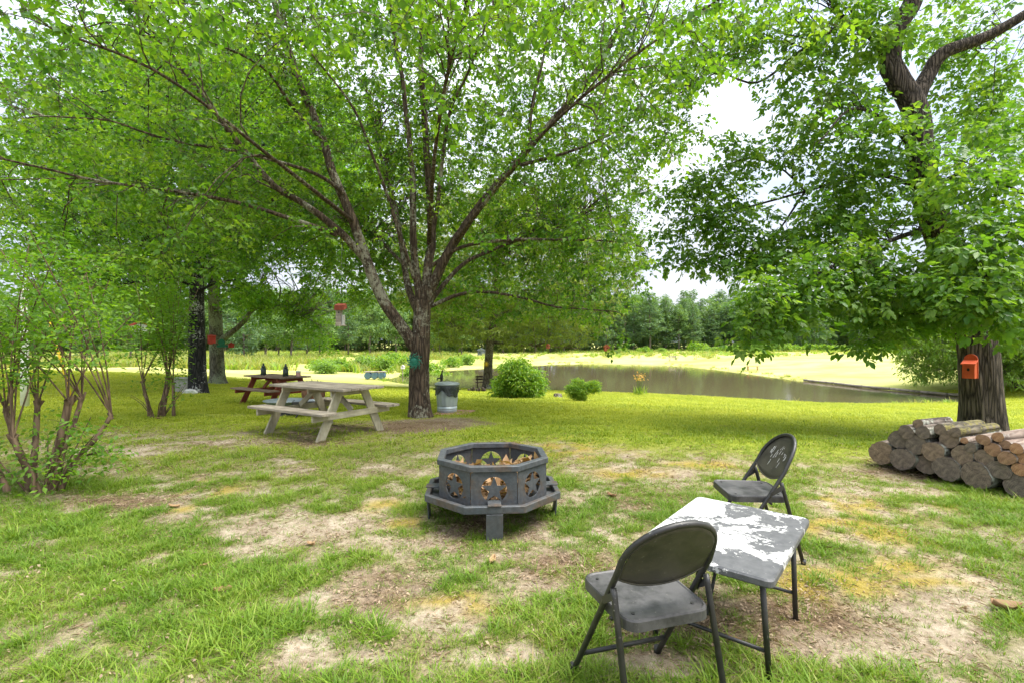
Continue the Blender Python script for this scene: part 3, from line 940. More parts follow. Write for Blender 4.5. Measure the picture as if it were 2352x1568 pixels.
# straw-coloured and green weeds: field edge below the far trees, and along the pond banks
weeds = [blades(22, .35, .35, .85, .05, .5, M['weed'], 31, 'weed_tuft', 2), blades(22, .35, .3, .7, .05, .6, M['weed'], 32, 'weed_tuft', 2),
         blades(20, .45, .25, .7, .08, .8, M['weed_green'], 33, 'weed_tuft', 2)]
wx, wy, ws, wi = [], [], [], []
x = RNG.uniform(-130, 130, 9000); y = RNG.uniform(72, 104, 9000)
k = (pond_sd(x, y) > 9) & (RNG.random(9000) < sstep(.35, .6, fbm(x, y, .08, 3, 2)) * .9 + .1)
wx.append(x[k]); wy.append(y[k]); ws.append(RNG.uniform(.7, 1.3, k.sum())); wi.append(RNG.choice(3, k.sum(), p=[.45, .4, .15]))
x = RNG.uniform(-60, -6, 5000); y = RNG.uniform(36, 80, 5000)           # weedy bank left of the pond
k = (pond_sd(x, y) > 1.0) & (y > 44 + .12 * (x + 30)) & (RNG.random(5000) < sstep(.42, .62, fbm(x, y, .15, 3, 5)))
wx.append(x[k]); wy.append(y[k]); ws.append(RNG.uniform(.8, 1.9, k.sum())); wi.append(RNG.choice(3, k.sum(), p=[.25, .25, .5]))
x = RNG.uniform(-15, 32, 16000); y = RNG.uniform(22, 82, 16000)
sd = pond_sd(x, y)
k = (sd > 0.05) & (sd < .7) & (RNG.random(16000) < sstep(.45, .7, fbm(x, y, .35, 3, 8)))
wx.append(x[k]); wy.append(y[k]); ws.append(RNG.uniform(.25, .6, k.sum())); wi.append(RNG.choice(3, k.sum(), p=[.3, .3, .4]))
x, y, s, pk = map(np.concatenate, (wx, wy, ws, wi))
scatter('tall_weeds', np.stack([x, y, terrain(x, y) - .03], 1), s, pk, weeds, 'tall straw-coloured weeds along the field edge and pond banks', 0.1)

# ------------------------------------------------------------------ tree tools
def unit(a):
    return a / (np.linalg.norm(a, axis=-1, keepdims=True) + 1e-9)

def leaf_arrays(pos, t, nrm, l, w, rg, fold=.18, droop=0.0, lv=None):
    """one folded leaf (two triangles) per row"""
    n = len(pos)
    t = unit(t)
    s = unit(np.cross(t, nrm)); nn = np.cross(s, t)
    l = l[:, None]; w = w[:, None]
    tip = pos + t * l - np.array([0, 0, 1]) * l * droop
    a = pos + t * l * .45 + s * w * .5 + nn * w * fold
    b = pos + t * l * .45 - s * w * .5 + nn * w * fold
    V = np.stack([pos, a, tip, b], 1).reshape(-1, 3)
    o = np.arange(n) * 4
    F = np.stack([np.stack([o, o + 1, o + 2], 1), np.stack([o, o + 2, o + 3], 1)], 1).reshape(-1, 3)
    L = np.repeat(rg.random(n) if lv is None else lv, 2)
    return V, F, L

def broad_arrays(pos, t, nrm, l, w, rg, fold=.14, droop=.1, lv=None):
    """broad rounded leaf (four triangles) per row"""
    n = len(pos)
    t = unit(t); s = unit(np.cross(t, nrm)); nn = np.cross(s, t)
    l = l[:, None]; w = w[:, None]
    dz = np.array([0, 0, -1])
    tip = pos + t * l + dz * l * droop
    m = pos + t * l * .55 + dz * l * droop * .3
    a = pos + t * l * .38 + s * w * .48 + nn * w * fold; b = pos + t * l * .38 - s * w * .48 + nn * w * fold
    c = pos + t * l * .72 + s * w * .40 + nn * w * fold + dz * l * droop * .5; d = pos + t * l * .72 - s * w * .40 + nn * w * fold + dz * l * droop * .5
    V = np.stack([pos, a, c, tip, d, b], 1).reshape(-1, 3)
    o = np.arange(n) * 6
    F = np.stack([np.stack([o, o + 1, o + 2], 1), np.stack([o, o + 2, o + 3], 1), np.stack([o, o + 3, o + 4], 1), np.stack([o, o + 4, o + 5], 1)], 1).reshape(-1, 3)
    return V, F, np.repeat(lv, 4)

def clump_leaves(C, per, rad, flat, ll, lw, rg, up=0.75, droop=.12, out_from=None, hang=0.35):
    """leaves spread through a small cloud round every clump centre"""
    n = len(C)
    u = rg.normal(size=(n, per, 3)); u = unit(u) * (rg.random((n, per, 1)) ** .45)
    R = (np.asarray(rad).reshape(-1, 1, 1) if np.ndim(rad) else rad)
    off = u * R * np.array([1, 1, flat])
    pos = (C[:, None, :] + off).reshape(-1, 3)
    d = unit(off + rg.normal(size=off.shape) * .12 + 1e-6).reshape(-1, 3)
    d[:, 2] = d[:, 2] * .4 - hang + rg.normal(size=len(d)) * .25
    nrm = rg.normal(size=(n * per, 3)) * .55; nrm[:, 2] += up
    m = n * per
    tone = np.clip(np.repeat(rg.normal(.5, .16, n), per) + rg.normal(0, .22, m), 0, 1)
    return leaf_arrays(pos, d, nrm, ll * rg.uniform(.65, 1.25, m), lw * rg.uniform(.65, 1.25, m), rg, .18, droop, tone)

def compound_leaves(C, per, rad, flat, ll, lw, rg, nl=7, hang=.35):
    """pinnate leaves: a stalk carrying nl leaflets"""
    n = len(C)
    u = unit(rg.normal(size=(n, per, 3))) * (rg.random((n, per, 1)) ** .5)
    off = u * rad * np.array([1, 1, flat])
    base = (C[:, None, :] + off * .75).reshape(-1, 3)
    d = unit(off + rg.normal(size=off.shape) * .15).reshape(-1, 3)
    d[:, 2] = d[:, 2] * .5 - hang + rg.normal(size=len(d)) * .2
    d = unit(d)
    m = len(base)
    nrm = rg.normal(size=(m, 3)) * .45; nrm[:, 2] += .9
    s = unit(np.cross(d, nrm)); nn = np.cross(s, d)
    sc = rg.uniform(.7, 1.2, m)
    tone = np.clip(np.repeat(rg.normal(.5, .17, n), per) + rg.normal(0, .12, m), 0, 1)
    P, T, NN, Ls, Ws, TN = [], [], [], [], [], []
    pairs = (nl - 1) // 2
    for i in range(nl):
        if i == nl - 1:
            k, side = 1.0, 0
        else:
            k, side = (.30 + .62 * (i // 2) / max(pairs - 1, 1) * .9), (1 if i % 2 else -1)
        dr = np.array([0, 0, -1]) * (.12 * k * k) * (sc * ll * 2)[:, None]
        P.append(base + d * (k * 2.0 * ll * sc)[:, None] + dr)
        T.append(unit(d * (.75 if side else 1.0) + s * side * .8 + nn * rg.normal(0, .15, m)[:, None] - np.array([0, 0, .15])))
        NN.append(nn + rg.normal(size=(m, 3)) * .38)
        q = (.75 + .3 * k) * sc
        Ls.append(ll * q * rg.uniform(.85, 1.1, m)); Ws.append(lw * q * rg.uniform(.85, 1.1, m)); TN.append(np.clip(tone + rg.normal(0, .08, m), 0, 1))
    return broad_arrays(np.concatenate(P), np.concatenate(T), np.concatenate(NN), np.concatenate(Ls), np.concatenate(Ws), rg, .12, .14, np.concatenate(TN))

def tubes(P, R, k):
    """many equal-length tubes at once: P (n,s,3), R (n,s)"""
    n, s, _ = P.shape
    d = np.empty_like(P)
    d[:, 1:-1] = P[:, 2:] - P[:, :-2]; d[:, 0] = P[:, 1] - P[:, 0]; d[:, -1] = P[:, -1] - P[:, -2]
    d = unit(d)
    ref = np.tile(np.array([.31, .87, .38]), (n, s, 1))
    a = unit(np.cross(d, ref)); b = np.cross(d, a)
    th = np.arange(k) * 2 * PI / k
    ring = a[:, :, None, :] * np.cos(th)[None, None, :, None] + b[:, :, None, :] * np.sin(th)[None, None, :, None]
    V = P[:, :, None, :] + ring * R[:, :, None, None]
    idx = np.arange(n * s * k).reshape(n, s, k)
    q = np.roll(idx, -1, 2)
    F = np.stack([idx[:, :-1], q[:, :-1], q[:, 1:], idx[:, 1:]], -1).reshape(-1, 4)
    return V.reshape(-1, 3), F

def resample(pts, step):
    """smooth curve through points (Catmull-Rom), evenly stepped"""
    P = np.asarray(pts, float)
    Q = np.vstack([2 * P[0] - P[1], P, 2 * P[-1] - P[-2]])
    out = []
    for i in range(1, len(Q) - 2):
        n = max(2, int(np.linalg.norm(Q[i + 1] - Q[i]) / step))
        t = np.linspace(0, 1, n, endpoint=False)[:, None]
        a, b, c, d = Q[i - 1], Q[i], Q[i + 1], Q[i + 2]
        out.append(.5 * (2 * b + (c - a) * t + (2 * a - 5 * b + 4 * c - d) * t ** 2 + (3 * b - a - 3 * c + d) * t ** 3))
    out.append(P[-1:])
    return np.vstack(out)

class Tree:
    def __init__(self, name, base, label, cat='tree', group=None, seed=1):
        self.base = np.array(base, float)
        self.root = empty(name, tuple(base), 0, label, cat, group)
        self.rg = np.random.default_rng(seed)
        self.wv, self.wf, self.nw = [], [], 0
        self.tv, self.tf, self.nt = [], [], 0
        self.lv, self.lf, self.ll, self.nl = [], [], [], 0
        self.nodes, self.rad, self.dirs = [], [], []
    def limb(self, pts, r0, r1, k=10, step=.16, jit=.02, flare=0.0, bark=0.0):
        P = resample(pts, step)
        n = len(P)
        t = np.linspace(0, 1, n)
        R = r0 + (r1 - r0) * t ** .85
        if flare:
            z = P[:, 2] - P[0, 2]
            R = R * (1 + flare * np.exp(-z / .22))
        P = P + self.rg.normal(size=P.shape) * jit * np.clip(R, .01, .1)[:, None] * 2
        V, F = tubes(P[None], R[None], k)
        if bark:
            th = np.tile(np.arange(k) * 2 * PI / k, n)
            zz = np.repeat(P[:, 2], k)
            ctr = np.repeat(P, k, 0)
            ph = self.rg.uniform(0, 6)
            w = 1 + bark * (np.sin(th * 3 + ph + zz * .9) * .5 + np.sin(th * 7 + zz * 2.1 + ph * 2) * .3 + .6 * (vnoise(th * 5 + 7, zz * 3 + 3) - .5))
            if flare:
                w = w + .35 * flare * np.exp(-np.maximum(zz - P[0, 2], 0) / .16) * (np.sin(th * 5 + ph) * .8)
            V = ctr + (V - ctr) * w[:, None]
        self.wv.append(V); self.wf.append(F + self.nw); self.nw += len(V)
        d = unit(np.gradient(P, axis=0))
        self.nodes.append(P); self.rad.append(R); self.dirs.append(d)
        return P
    def attach(self, C, rounds=3, thick=1.0, min_z=None, start=.25, segs=6, kinds=5, sag=.06):
        """grow a branchlet to each clump centre from the nearest wood"""
        C = np.asarray(C)
        order = self.rg.permutation(len(C))
        cuts = np.array_split(order, rounds) if rounds > 1 else [order]
        for ci, part in enumerate(cuts):
            ND = np.vstack(self.nodes); RD = np.concatenate(self.rad); DD = np.vstack(self.dirs)
            ok = ND[:, 2] > (min_z if min_z is not None else -99)
            ND, RD, DD = ND[ok], RD[ok], DD[ok]
            kd = KDTree(len(ND))
            for i, p in enumerate(ND): kd.insert(p, i)
            kd.balance()
            A, DA, RA = [], [], []
            for c in C[part]:
                best, bi = 1e9, 0
                for (co, i, dist) in kd.find_n(c, 8):
                    v = c - ND[i]
                    ang = float(np.dot(v, DD[i]) / (dist + 1e-6))
                    q = dist * (1.25 - .35 * ang)
                    if q < best: best, bi = q, i
                A.append(ND[bi]); DA.append(DD[bi]); RA.append(RD[bi])
            A, DA, RA = np.array(A), np.array(DA), np.array(RA)
            B = C[part]
            L = np.linalg.norm(B - A, axis=1, keepdims=True)
            ctrl = A + DA * L * .38 + (B - A) * .18 + np.array([0, 0, 1]) * L * .10 + self.rg.normal(size=A.shape) * L * .07
            t = np.linspace(0, 1, segs)[None, :, None]
            P = (1 - t) ** 2 * A[:, None] + 2 * t * (1 - t) * ctrl[:, None] + t ** 2 * B[:, None]
            P[:, 1:-1] += self.rg.normal(size=(len(A), segs - 2, 3)) * (.025 * L[:, None, :] + .006)
            r0 = np.minimum(RA * .62, (.0045 + .0062 * L[:, 0]) * thick)
            R = r0[:, None] * (1 - np.linspace(0, 1, segs) ** .9 * .72)[None]
            R = np.maximum(R, .0028 * thick)
            V, F = tubes(P, R, 4 if ci else 5)
            self.tv.append(V); self.tf.append(F + self.nt); self.nt += len(V)
            self.nodes.append(P[:, 1:].reshape(-1, 3)); self.rad.append(R[:, 1:].ravel())
            d = unit(np.gradient(P, axis=1)); self.dirs.append(d[:, 1:].reshape(-1, 3))
    def twiglets(self, C, per, rad, flat, r=.0022):
        n = len(C)
        off = unit(self.rg.normal(size=(n, per, 3))) * rad * self.rg.uniform(.5, 1.0, (n, per, 1)) * np.array([1, 1, flat])
        B = C[:, None] + off
        mid = C[:, None] + off * .5 + np.array([0, 0, .12]) * rad + self.rg.normal(size=off.shape) * rad * .1
        P = np.stack([np.broadcast_to(C[:, None], B.shape), mid, B], 2).reshape(-1, 3, 3)
        R = np.tile(np.array([r * 1.3, r, r * .6]), (len(P), 1))
        V, F = tubes(P, R, 3)
        self.tv.append(V); self.tf.append(F + self.nt); self.nt += len(V)
    def spray(self, C, ntw, per, rad, flat, ll, lw, r=.0022, hang=.25, tone_sd=.22):
        """leafy twigs: leaves set alternately along every twiglet of a clump"""
        rg, n = self.rg, len(C)
        off = unit(rg.normal(size=(n, ntw, 3))) * rad * rg.uniform(.55, 1.15, (n, ntw, 1)) * np.array([1, 1, flat])
        off[:, :, 2] -= .10 * rad
        bend = rg.normal(size=off.shape) * rad * .10 + np.array([0, 0, .12]) * rad
        P = np.stack([np.broadcast_to(C[:, None], off.shape), C[:, None] + off * .5 + bend, C[:, None] + off], 2).reshape(-1, 3, 3)
        V, F = tubes(P, np.tile(np.array([r * 1.3, r, r * .6]), (len(P), 1)), 3)
        self.tv.append(V); self.tf.append(F + self.nt); self.nt += len(V)
        t = (np.arange(per) + rg.random((n, ntw, per))) / per * .85 + .17
        q = t[..., None]
        A, B_, E_ = C[:, None, None], (C[:, None] + off * .5 + bend)[:, :, None], (C[:, None] + off)[:, :, None]
        pos = ((1 - q) ** 2 * A + 2 * q * (1 - q) * B_ + q * q * E_)
        d = unit(off)[:, :, None] * np.ones_like(pos)
        side = unit(np.cross(d, np.array([0, 0, 1.0]) + rg.normal(size=d.shape) * .35))
        sg = np.where(np.arange(per) % 2 == 0, 1.0, -1.0)[None, None, :, None]
        tdir = d * .55 + side * sg * .75 + rg.normal(size=d.shape) * .30
        tdir[..., 2] -= hang + rg.random(tdir.shape[:-1]) * .35
        nrm = rg.normal(size=d.shape) * .42; nrm[..., 2] += .85
        m = n * ntw * per
        tone = np.clip(np.repeat(rg.normal(.5, tone_sd, n), ntw * per) + np.repeat(rg.normal(0, .10, n * ntw), per) + rg.normal(0, .14, m), 0, 1)
        lr = rg.uniform(.55, 1.3, m)
        self.leaves(leaf_arrays(pos.reshape(-1, 3), tdir.reshape(-1, 3), nrm.reshape(-1, 3), ll * lr, lw * lr * rg.uniform(.85, 1.15, m), rg, .18, .12, tone))
    def leaves(self, VFL):
        V, F, L = VFL
        self.lv.append(V); self.lf.append(F + self.nl); self.ll.append(L); self.nl += len(V)
    def finish(self, bark, leaf, twig=None, names=('trunk', 'branches', 'crown')):
        b = self.base
        if self.wv:
            link_mesh(names[0], np_mesh(names[0], np.vstack(self.wv) - b, np.vstack(self.wf), True), bark, self.root)
        if self.tv:
            tag(link_mesh(names[1], np_mesh(names[1], np.vstack(self.tv) - b, np.vstack(self.tf), True), twig or bark, self.root), kind='stuff')
        if self.lv:
            link_mesh(names[2], np_mesh(names[2], np.vstack(self.lv) - b, np.vstack(self.lf), False, np.concatenate(self.ll)), leaf, self.root)
        return self.root

def to_px(P):
    y = np.maximum(P[:, 1], .3)
    return CX + P[:, 0] / y * FPX, CY - (P[:, 2] - CAM_H) / y * FPX
def in_poly(x, y, poly):
    r = np.zeros(x.shape, bool)
    n = len(poly)
    for i in range(n):
        (ax, ay), (bx, by) = poly[i], poly[(i + 1) % n]
        c = ((ay > y) != (by > y)) & (x < (bx - ax) * (y - ay) / (by - ay + 1e-12) + ax)
        r ^= c
    return r
def path(L):
    """limb measured in the photo as (x, y, distance) points"""
    return [ray(*p) for p in L]
def spread(pts, n, rad, rg, lo=.0, flat=.7):
    """random points round the limbs"""
    P = np.vstack(pts)
    i = rg.integers(0, len(P), n)
    return P[i] + unit(rg.normal(size=(n, 3))) * (rg.random((n, 1)) ** .6) * rad * np.array([1, 1, flat]) + np.array([0, 0, lo])

def thin(C, d, rg):
    """drop clump centres that crowd each other"""
    kd = KDTree(len(C))
    for i, c in enumerate(C): kd.insert(c, i)
    kd.balance()
    dead = np.zeros(len(C), bool)
    for i in rg.permutation(len(C)):
        if dead[i]: continue
        for (_, j, _) in kd.find_range(C[i], d):
            if j != i: dead[j] = True
    return C[~dead]

# ------------------------------------------------------------------ the spreading tree in the middle
b0 = G(965, 957)
D0 = b0.y
T = Tree('shade_tree', (b0.x, b0.y, b0.z), 'large spreading shade tree with many forking limbs beside the trash can', seed=21)
tr_ = T.limb([(b0.x, b0.y, b0.z - .08), ray(963, 930, D0), ray(962, 870, D0), ray(966, 800, D0), ray(970, 730, D0), ray(972, 690, D0)], .225, .175, 28, .05, .004, .32, .10)
L1 = T.limb(path([(955, 800, D0), (925, 755, D0 - .1), (880, 690, D0 - .2), (846, 610, D0 - .3), (812, 510, D0 - .4), (766, 400, D0 - .5), (735, 300, D0 - .5), (692, 200, D0 - .5), (655, 90, D0 - .5), (628, 0, D0 - .4), (600, -130, D0 - .3)]), .135, .035, 14, bark=.05)
L2 = T.limb(path([(842, 600, D0 - .3), (783, 535, D0 - .6), (700, 470, D0 - .9), (633, 430, D0 - 1.1), (560, 345, D0 - 1.4), (494, 260, D0 - 1.7), (400, 133, D0 - 2.0), (350, 70, D0 - 2.1), (300, -20, D0 - 2.2)]), .085, .018, 10, bark=.04)
L2b = T.limb(path([(775, 540, D0 - .6), (700, 513, D0 - 1.0), (550, 467, D0 - 1.7), (383, 437, D0 - 2.3), (233, 417, D0 - 2.8), (83, 383, D0 - 3.2), (-60, 350, D0 - 3.5)]), .05, .012, 8)
L3 = T.limb(path([(792, 450, D0 - .5), (760, 420, D0 - .8), (700, 390, D0 - 1.2), (550, 350, D0 - 1.9), (417, 328, D0 - 2.4), (317, 300, D0 - 2.8), (250, 277, D0 - 3.0), (100, 267, D0 - 3.3)]), .042, .010, 8)
L4 = T.limb(path([(747, 330, D0 - .5), (700, 280, D0 - .9), (667, 240, D0 - 1.3), (617, 167, D0 - 1.8), (547, 123, D0 - 2.3), (460, 90, D0 - 2.9)]), .045, .010, 8)
L5 = T.limb(path([(690, 190, D0 - .5), (640, 110, D0 - .2), (580, 40, D0), (520, -60, D0 + .3)]), .035, .012, 8)
R1 = T.limb(path([(982, 700, D0), (1000, 640, D0 - .1), (1042, 559, D0 - .2), (1110, 462, D0 - .3), (1185, 376, D0 - .4), (1225, 329, D0 - .5), (1290, 255, D0 - .6), (1347, 190, D0 - .7), (1385, 140, D0 - .8), (1422, 54, D0 - .8), (1445, -40, D0 - .8)]), .115, .030, 14, bark=.05)
R1b = T.limb(path([(1225, 329, D0 - .5), (1217, 286, D0 - .6), (1228, 215, D0 - .7), (1250, 125, D0 - .8), (1268, 0, D0 - .9)]), .045, .018, 8)
R2 = T.limb(path([(1195, 380, D0 - .4), (1293, 354, D0 - .8), (1382, 319, D0 - 1.1), (1454, 279, D0 - 1.4), (1530, 235, D0 - 1.6), (1600, 190, D0 - 1.8)]), .040, .009, 8)
R3 = T.limb(path([(985, 706, D0), (1057, 676, D0 - .3), (1122, 671, D0 - .5), (1210, 687, D0 - .8), (1275, 705, D0 - 1.0), (1340, 710, D0 - 1.1), (1415, 716, D0 - 1.2)]), .048, .010, 8)
R4 = T.limb(path([(993, 610, D0), (1063, 567, D0 - .4), (1177, 551, D0 - .8), (1275, 551, D0 - 1.1), (1415, 555, D0 - 1.4), (1480, 570, D0 - 1.5)]), .045, .010, 8)
R5 = T.limb(path([(990, 690, D0 + .1), (1060, 610, D0 + .6), (1130, 575, D0 + 1.0), (1220, 540, D0 + 1.5), (1330, 500, D0 + 2.0)]), .06, .014, 8)
C1 = T.limb(path([(972, 700, D0), (985, 600, D0), (992, 537, D0), (978, 322, D0 + .1), (967, 143, D0 + .1), (971, 0, D0 + .1), (975, -150, D0 + .1)]), .105, .032, 12, bark=.05)
C2 = T.limb(path([(966, 700, D0), (953, 600, D0 - .1), (949, 537, D0 - .2), (947, 394, D0 - .3), (931, 251, D0 - .4), (924, 179, D0 - .5), (903, 72, D0 - .6), (890, -60, D0 - .7)]), .090, .025, 12, bark=.05)
C3 = T.limb(path([(952, 640, D0 - .1), (917, 537, D0 - .5), (890, 450, D0 - .7), (856, 358, D0 - 1.0), (813, 251, D0 - 1.3), (731, 143, D0 - 1.7), (660, 60, D0 - 2.1)]), .050, .012, 8)
C4 = T.limb(path([(992, 545, D0), (1006, 466, D0 - .2), (1017, 358, D0 - .3), (1035, 251, D0 - .4), (1078, 161, D0 - .6), (1132, 18, D0 - .7)]), .055, .018, 8)
C5 = T.limb(path([(960, 720, D0 + .1), (936, 655, D0 + .5), (923, 567, D0 + .9), (905, 470, D0 + 1.2), (870, 340, D0 + 1.7), (840, 200, D0 + 2.2)]), .085, .022, 10, bark=.05)
C6 = T.limb(path([(930, 610, D0 + .8), (890, 570, D0 + 1.3), (860, 540, D0 + 1.8), (780, 500, D0 + 2.6), (650, 470, D0 + 3.4)]), .045, .010, 8)
K1 = T.limb([ray(985, 560, D0), (-1.3, 8.0, 4.3), (-.9, 6.6, 5.0), (-.4, 5.2, 5.3), (.2, 4.0, 5.2)], .05, .010, 8)
K2 = T.limb([ray(812, 510, D0 - .4), (-3.6, 7.2, 4.2), (-4.0, 5.6, 4.5), (-4.2, 4.4, 4.3)], .05, .010, 8)
K3 = T.limb([ray(1042, 559, D0 - .2), (.3, 7.3, 4.4), (1.4, 6.0, 4.9), (2.3, 4.8, 5.0)], .045, .010, 8)
rg = T.rg
SKY_GAP = [(1520, 400), (1600, 300), (1590, 215), (1680, 130), (1780, 260), (1760, 330), (1640, 380), (1660, 460), (1640, 540), (1720, 600), (1690, 700), (1440, 705), (1500, 640), (1510, 560), (1480, 480), (1520, 430)]
SKY_GAP2 = [(230, 325), (330, 340), (345, 395), (250, 385)]
limbs = [L1[18:], L2[8:], L2b[5:], L3[3:], L4[3:], L5, R1[14:], R1b, R2[3:], R3[4:], R4[4:], R5[5:], C1[16:], C2[14:], C3[8:], C4[5:], C5[10:], C6[5:], K1[6:], K2[6:], K3[6:]]
A = spread(limbs, 2300, 1.25, rg, .05)
n = 5200
u = unit(rg.normal(size=(n, 3))) * (rg.random((n, 1)) ** .38)
B = np.array([b0.x, b0.y, 4.9]) + u * np.array([8.2, 6.6, 5.0])
C = np.vstack([A, B])
px, py = to_px(C)
hd = np.hypot(C[:, 0] - b0.x, C[:, 1] - b0.y)
low = np.where(px > 1000, 2.05 + .0 * hd, 2.35 + .10 * np.clip(6 - hd, 0, 6))
low = np.maximum(low, np.where(C[:, 1] < 5.5, 3.5, 0))
keep_ = rg.random(len(px))
ok = (C[:, 2] > low) & (C[:, 1] > 2.6)
ok &= ~in_poly(px, py, SKY_GAP)
ok &= ~((px > 1480) & (py > 330) & ((px > 1550) | (py > 430) | (keep_ > .5)))
ok &= ~((px > 1400) & (py > 640) & (rg.random(len(px)) < .6))
ok &= ~((px > 1700) & (rg.random(len(px)) < .85))
ok &= ~((px > 780) & (px < 1020) & (py > 600) & (C[:, 1] < D0 + .5))
ok &= ~((px < 800) & (py > 600) & (rg.random(len(px)) < .75))
ok &= ~((py < -260))
ok &= ~((hd < 1.6) & (C[:, 2] < 4.2))
ok &= ~((C[:, 1] < D0 - .7) & (px > 560) & (px < 1330) & (py > 120) & (keep_ > .08))
ok &= ~((C[:, 1] < 6.0) & (py > 120) & (keep_ > .22))
ok &= ~((C[:, 1] < 7.4) & (px < 700) & (py > 150) & (keep_ > .16))
ok &= ~((C[:, 1] < D0 + 1.0) & (px > 640) & (px < 1250) & (py > 380) & (keep_ > .22))
C = thin(C[ok], .33, rg)
T.attach(C, 4, 1.0, 1.9)
bk = C[:, 1] > D0 + .3
T.spray(C[~bk], 6, 6, .46, .6, .080, .064)
T.spray(C[bk], 7, 7, .50, .6, .090, .074)
# a few leaves hanging low at the right-hand edge
E = np.array([ray(1405 + rg.normal(0, 22), y_, D0 - 1.3 + rg.normal(0, .2)) for y_ in (742, 756, 768, 780, 790, 800, 812, 735, 760)])
T.attach(E, 1, .8, 1.9)
T.leaves(clump_leaves(E, 16, .13, 1.0, .075, .065, rg))
T.finish(M['bark_main'], M['leaf_main'])
N_MAIN = T.nl // 4

# ------------------------------------------------------------------ the tree on the right with the orange birdhouse
b1 = G(2255, 990)
DR = b1.y
T = Tree('hickory_tree', (b1.x, b1.y, b1.z), 'big dark-barked tree with broad leaves behind the log pile', seed=33)
t0 = T.limb([(b1.x, b1.y, b1.z - .1), ray(2253, 930, DR), ray(2248, 850, DR), ray(2242, 780, DR), ray(2205, 650, DR), ray(2150, 513, DR), ray(2119, 393, DR - .05), ray(2103, 260, DR - .1), ray(2062, 186, DR - .1), ray(2042, 136, DR), ray(2061, 62, DR), ray(2098, 0, DR), ray(2120, -120, DR)], .345, .14, 44, .05, .003, .22, .09)
r1 = T.limb(path([(2105, 225, DR - .1), (2136, 165, DR - .1), (2165, 122, DR - .2), (2268, 83, DR - .3), (2360, 30, DR - .5), (2460, -40, DR - .6)]), .15, .06, 16, bark=.05)
r2 = T.limb(path([(2120, 400, DR), (2060, 300, DR - .4), (1960, 250, DR - .7), (1880, 330, DR - .9)]), .05, .012, 8)
r3 = T.limb(path([(2150, 520, DR), (2080, 540, DR - .5), (1960, 590, DR - 1.0), (1840, 650, DR - 1.3), (1750, 720, DR - 1.4)]), .06, .012, 8)
r4 = T.limb(path([(2130, 440, DR), (2000, 400, DR + .3), (1850, 440, DR + .6), (1700, 480, DR + .8), (1580, 500, DR + .9)]), .05, .009, 8)
r5 = T.limb(path([(2200, 640, DR), (2230, 600, DR - .8), (2260, 590, DR - 1.5), (2260, 640, DR - 2.0)]), .06, .012, 8)
r6 = T.limb(path([(2050, 150, DR), (1960, 60, DR), (1850, 110, DR), (1740, 190, DR + .1), (1640, 170, DR + .2), (1560, 250, DR + .3)]), .05, .008, 8)
r7 = T.limb(path([(2170, 560, DR), (2090, 640, DR - .7), (2040, 720, DR - 1.0)]), .04, .010, 8)
r8 = T.limb(path([(2130, 460, DR), (2200, 400, DR - .7), (2300, 420, DR - 1.4), (2400, 480, DR - 1.8)]), .05, .012, 8)
r9 = T.limb(path([(1850, 440, DR + .6), (1760, 560, DR + .6), (1660, 590, DR + .7), (1580, 610, DR + .8)]), .025, .006, 6)
r11 = T.limb(path([(1850, 440, DR + .6), (1790, 385, DR + .6), (1715, 365, DR + .6), (1640, 395, DR + .8), (1560, 430, DR + .9)]), .022, .006, 6)
r10 = T.limb(path([(2150, 500, DR + .1), (2230, 380, DR + 1.2), (2330, 300, DR + 2)]), .06, .012, 8)
rg = T.rg
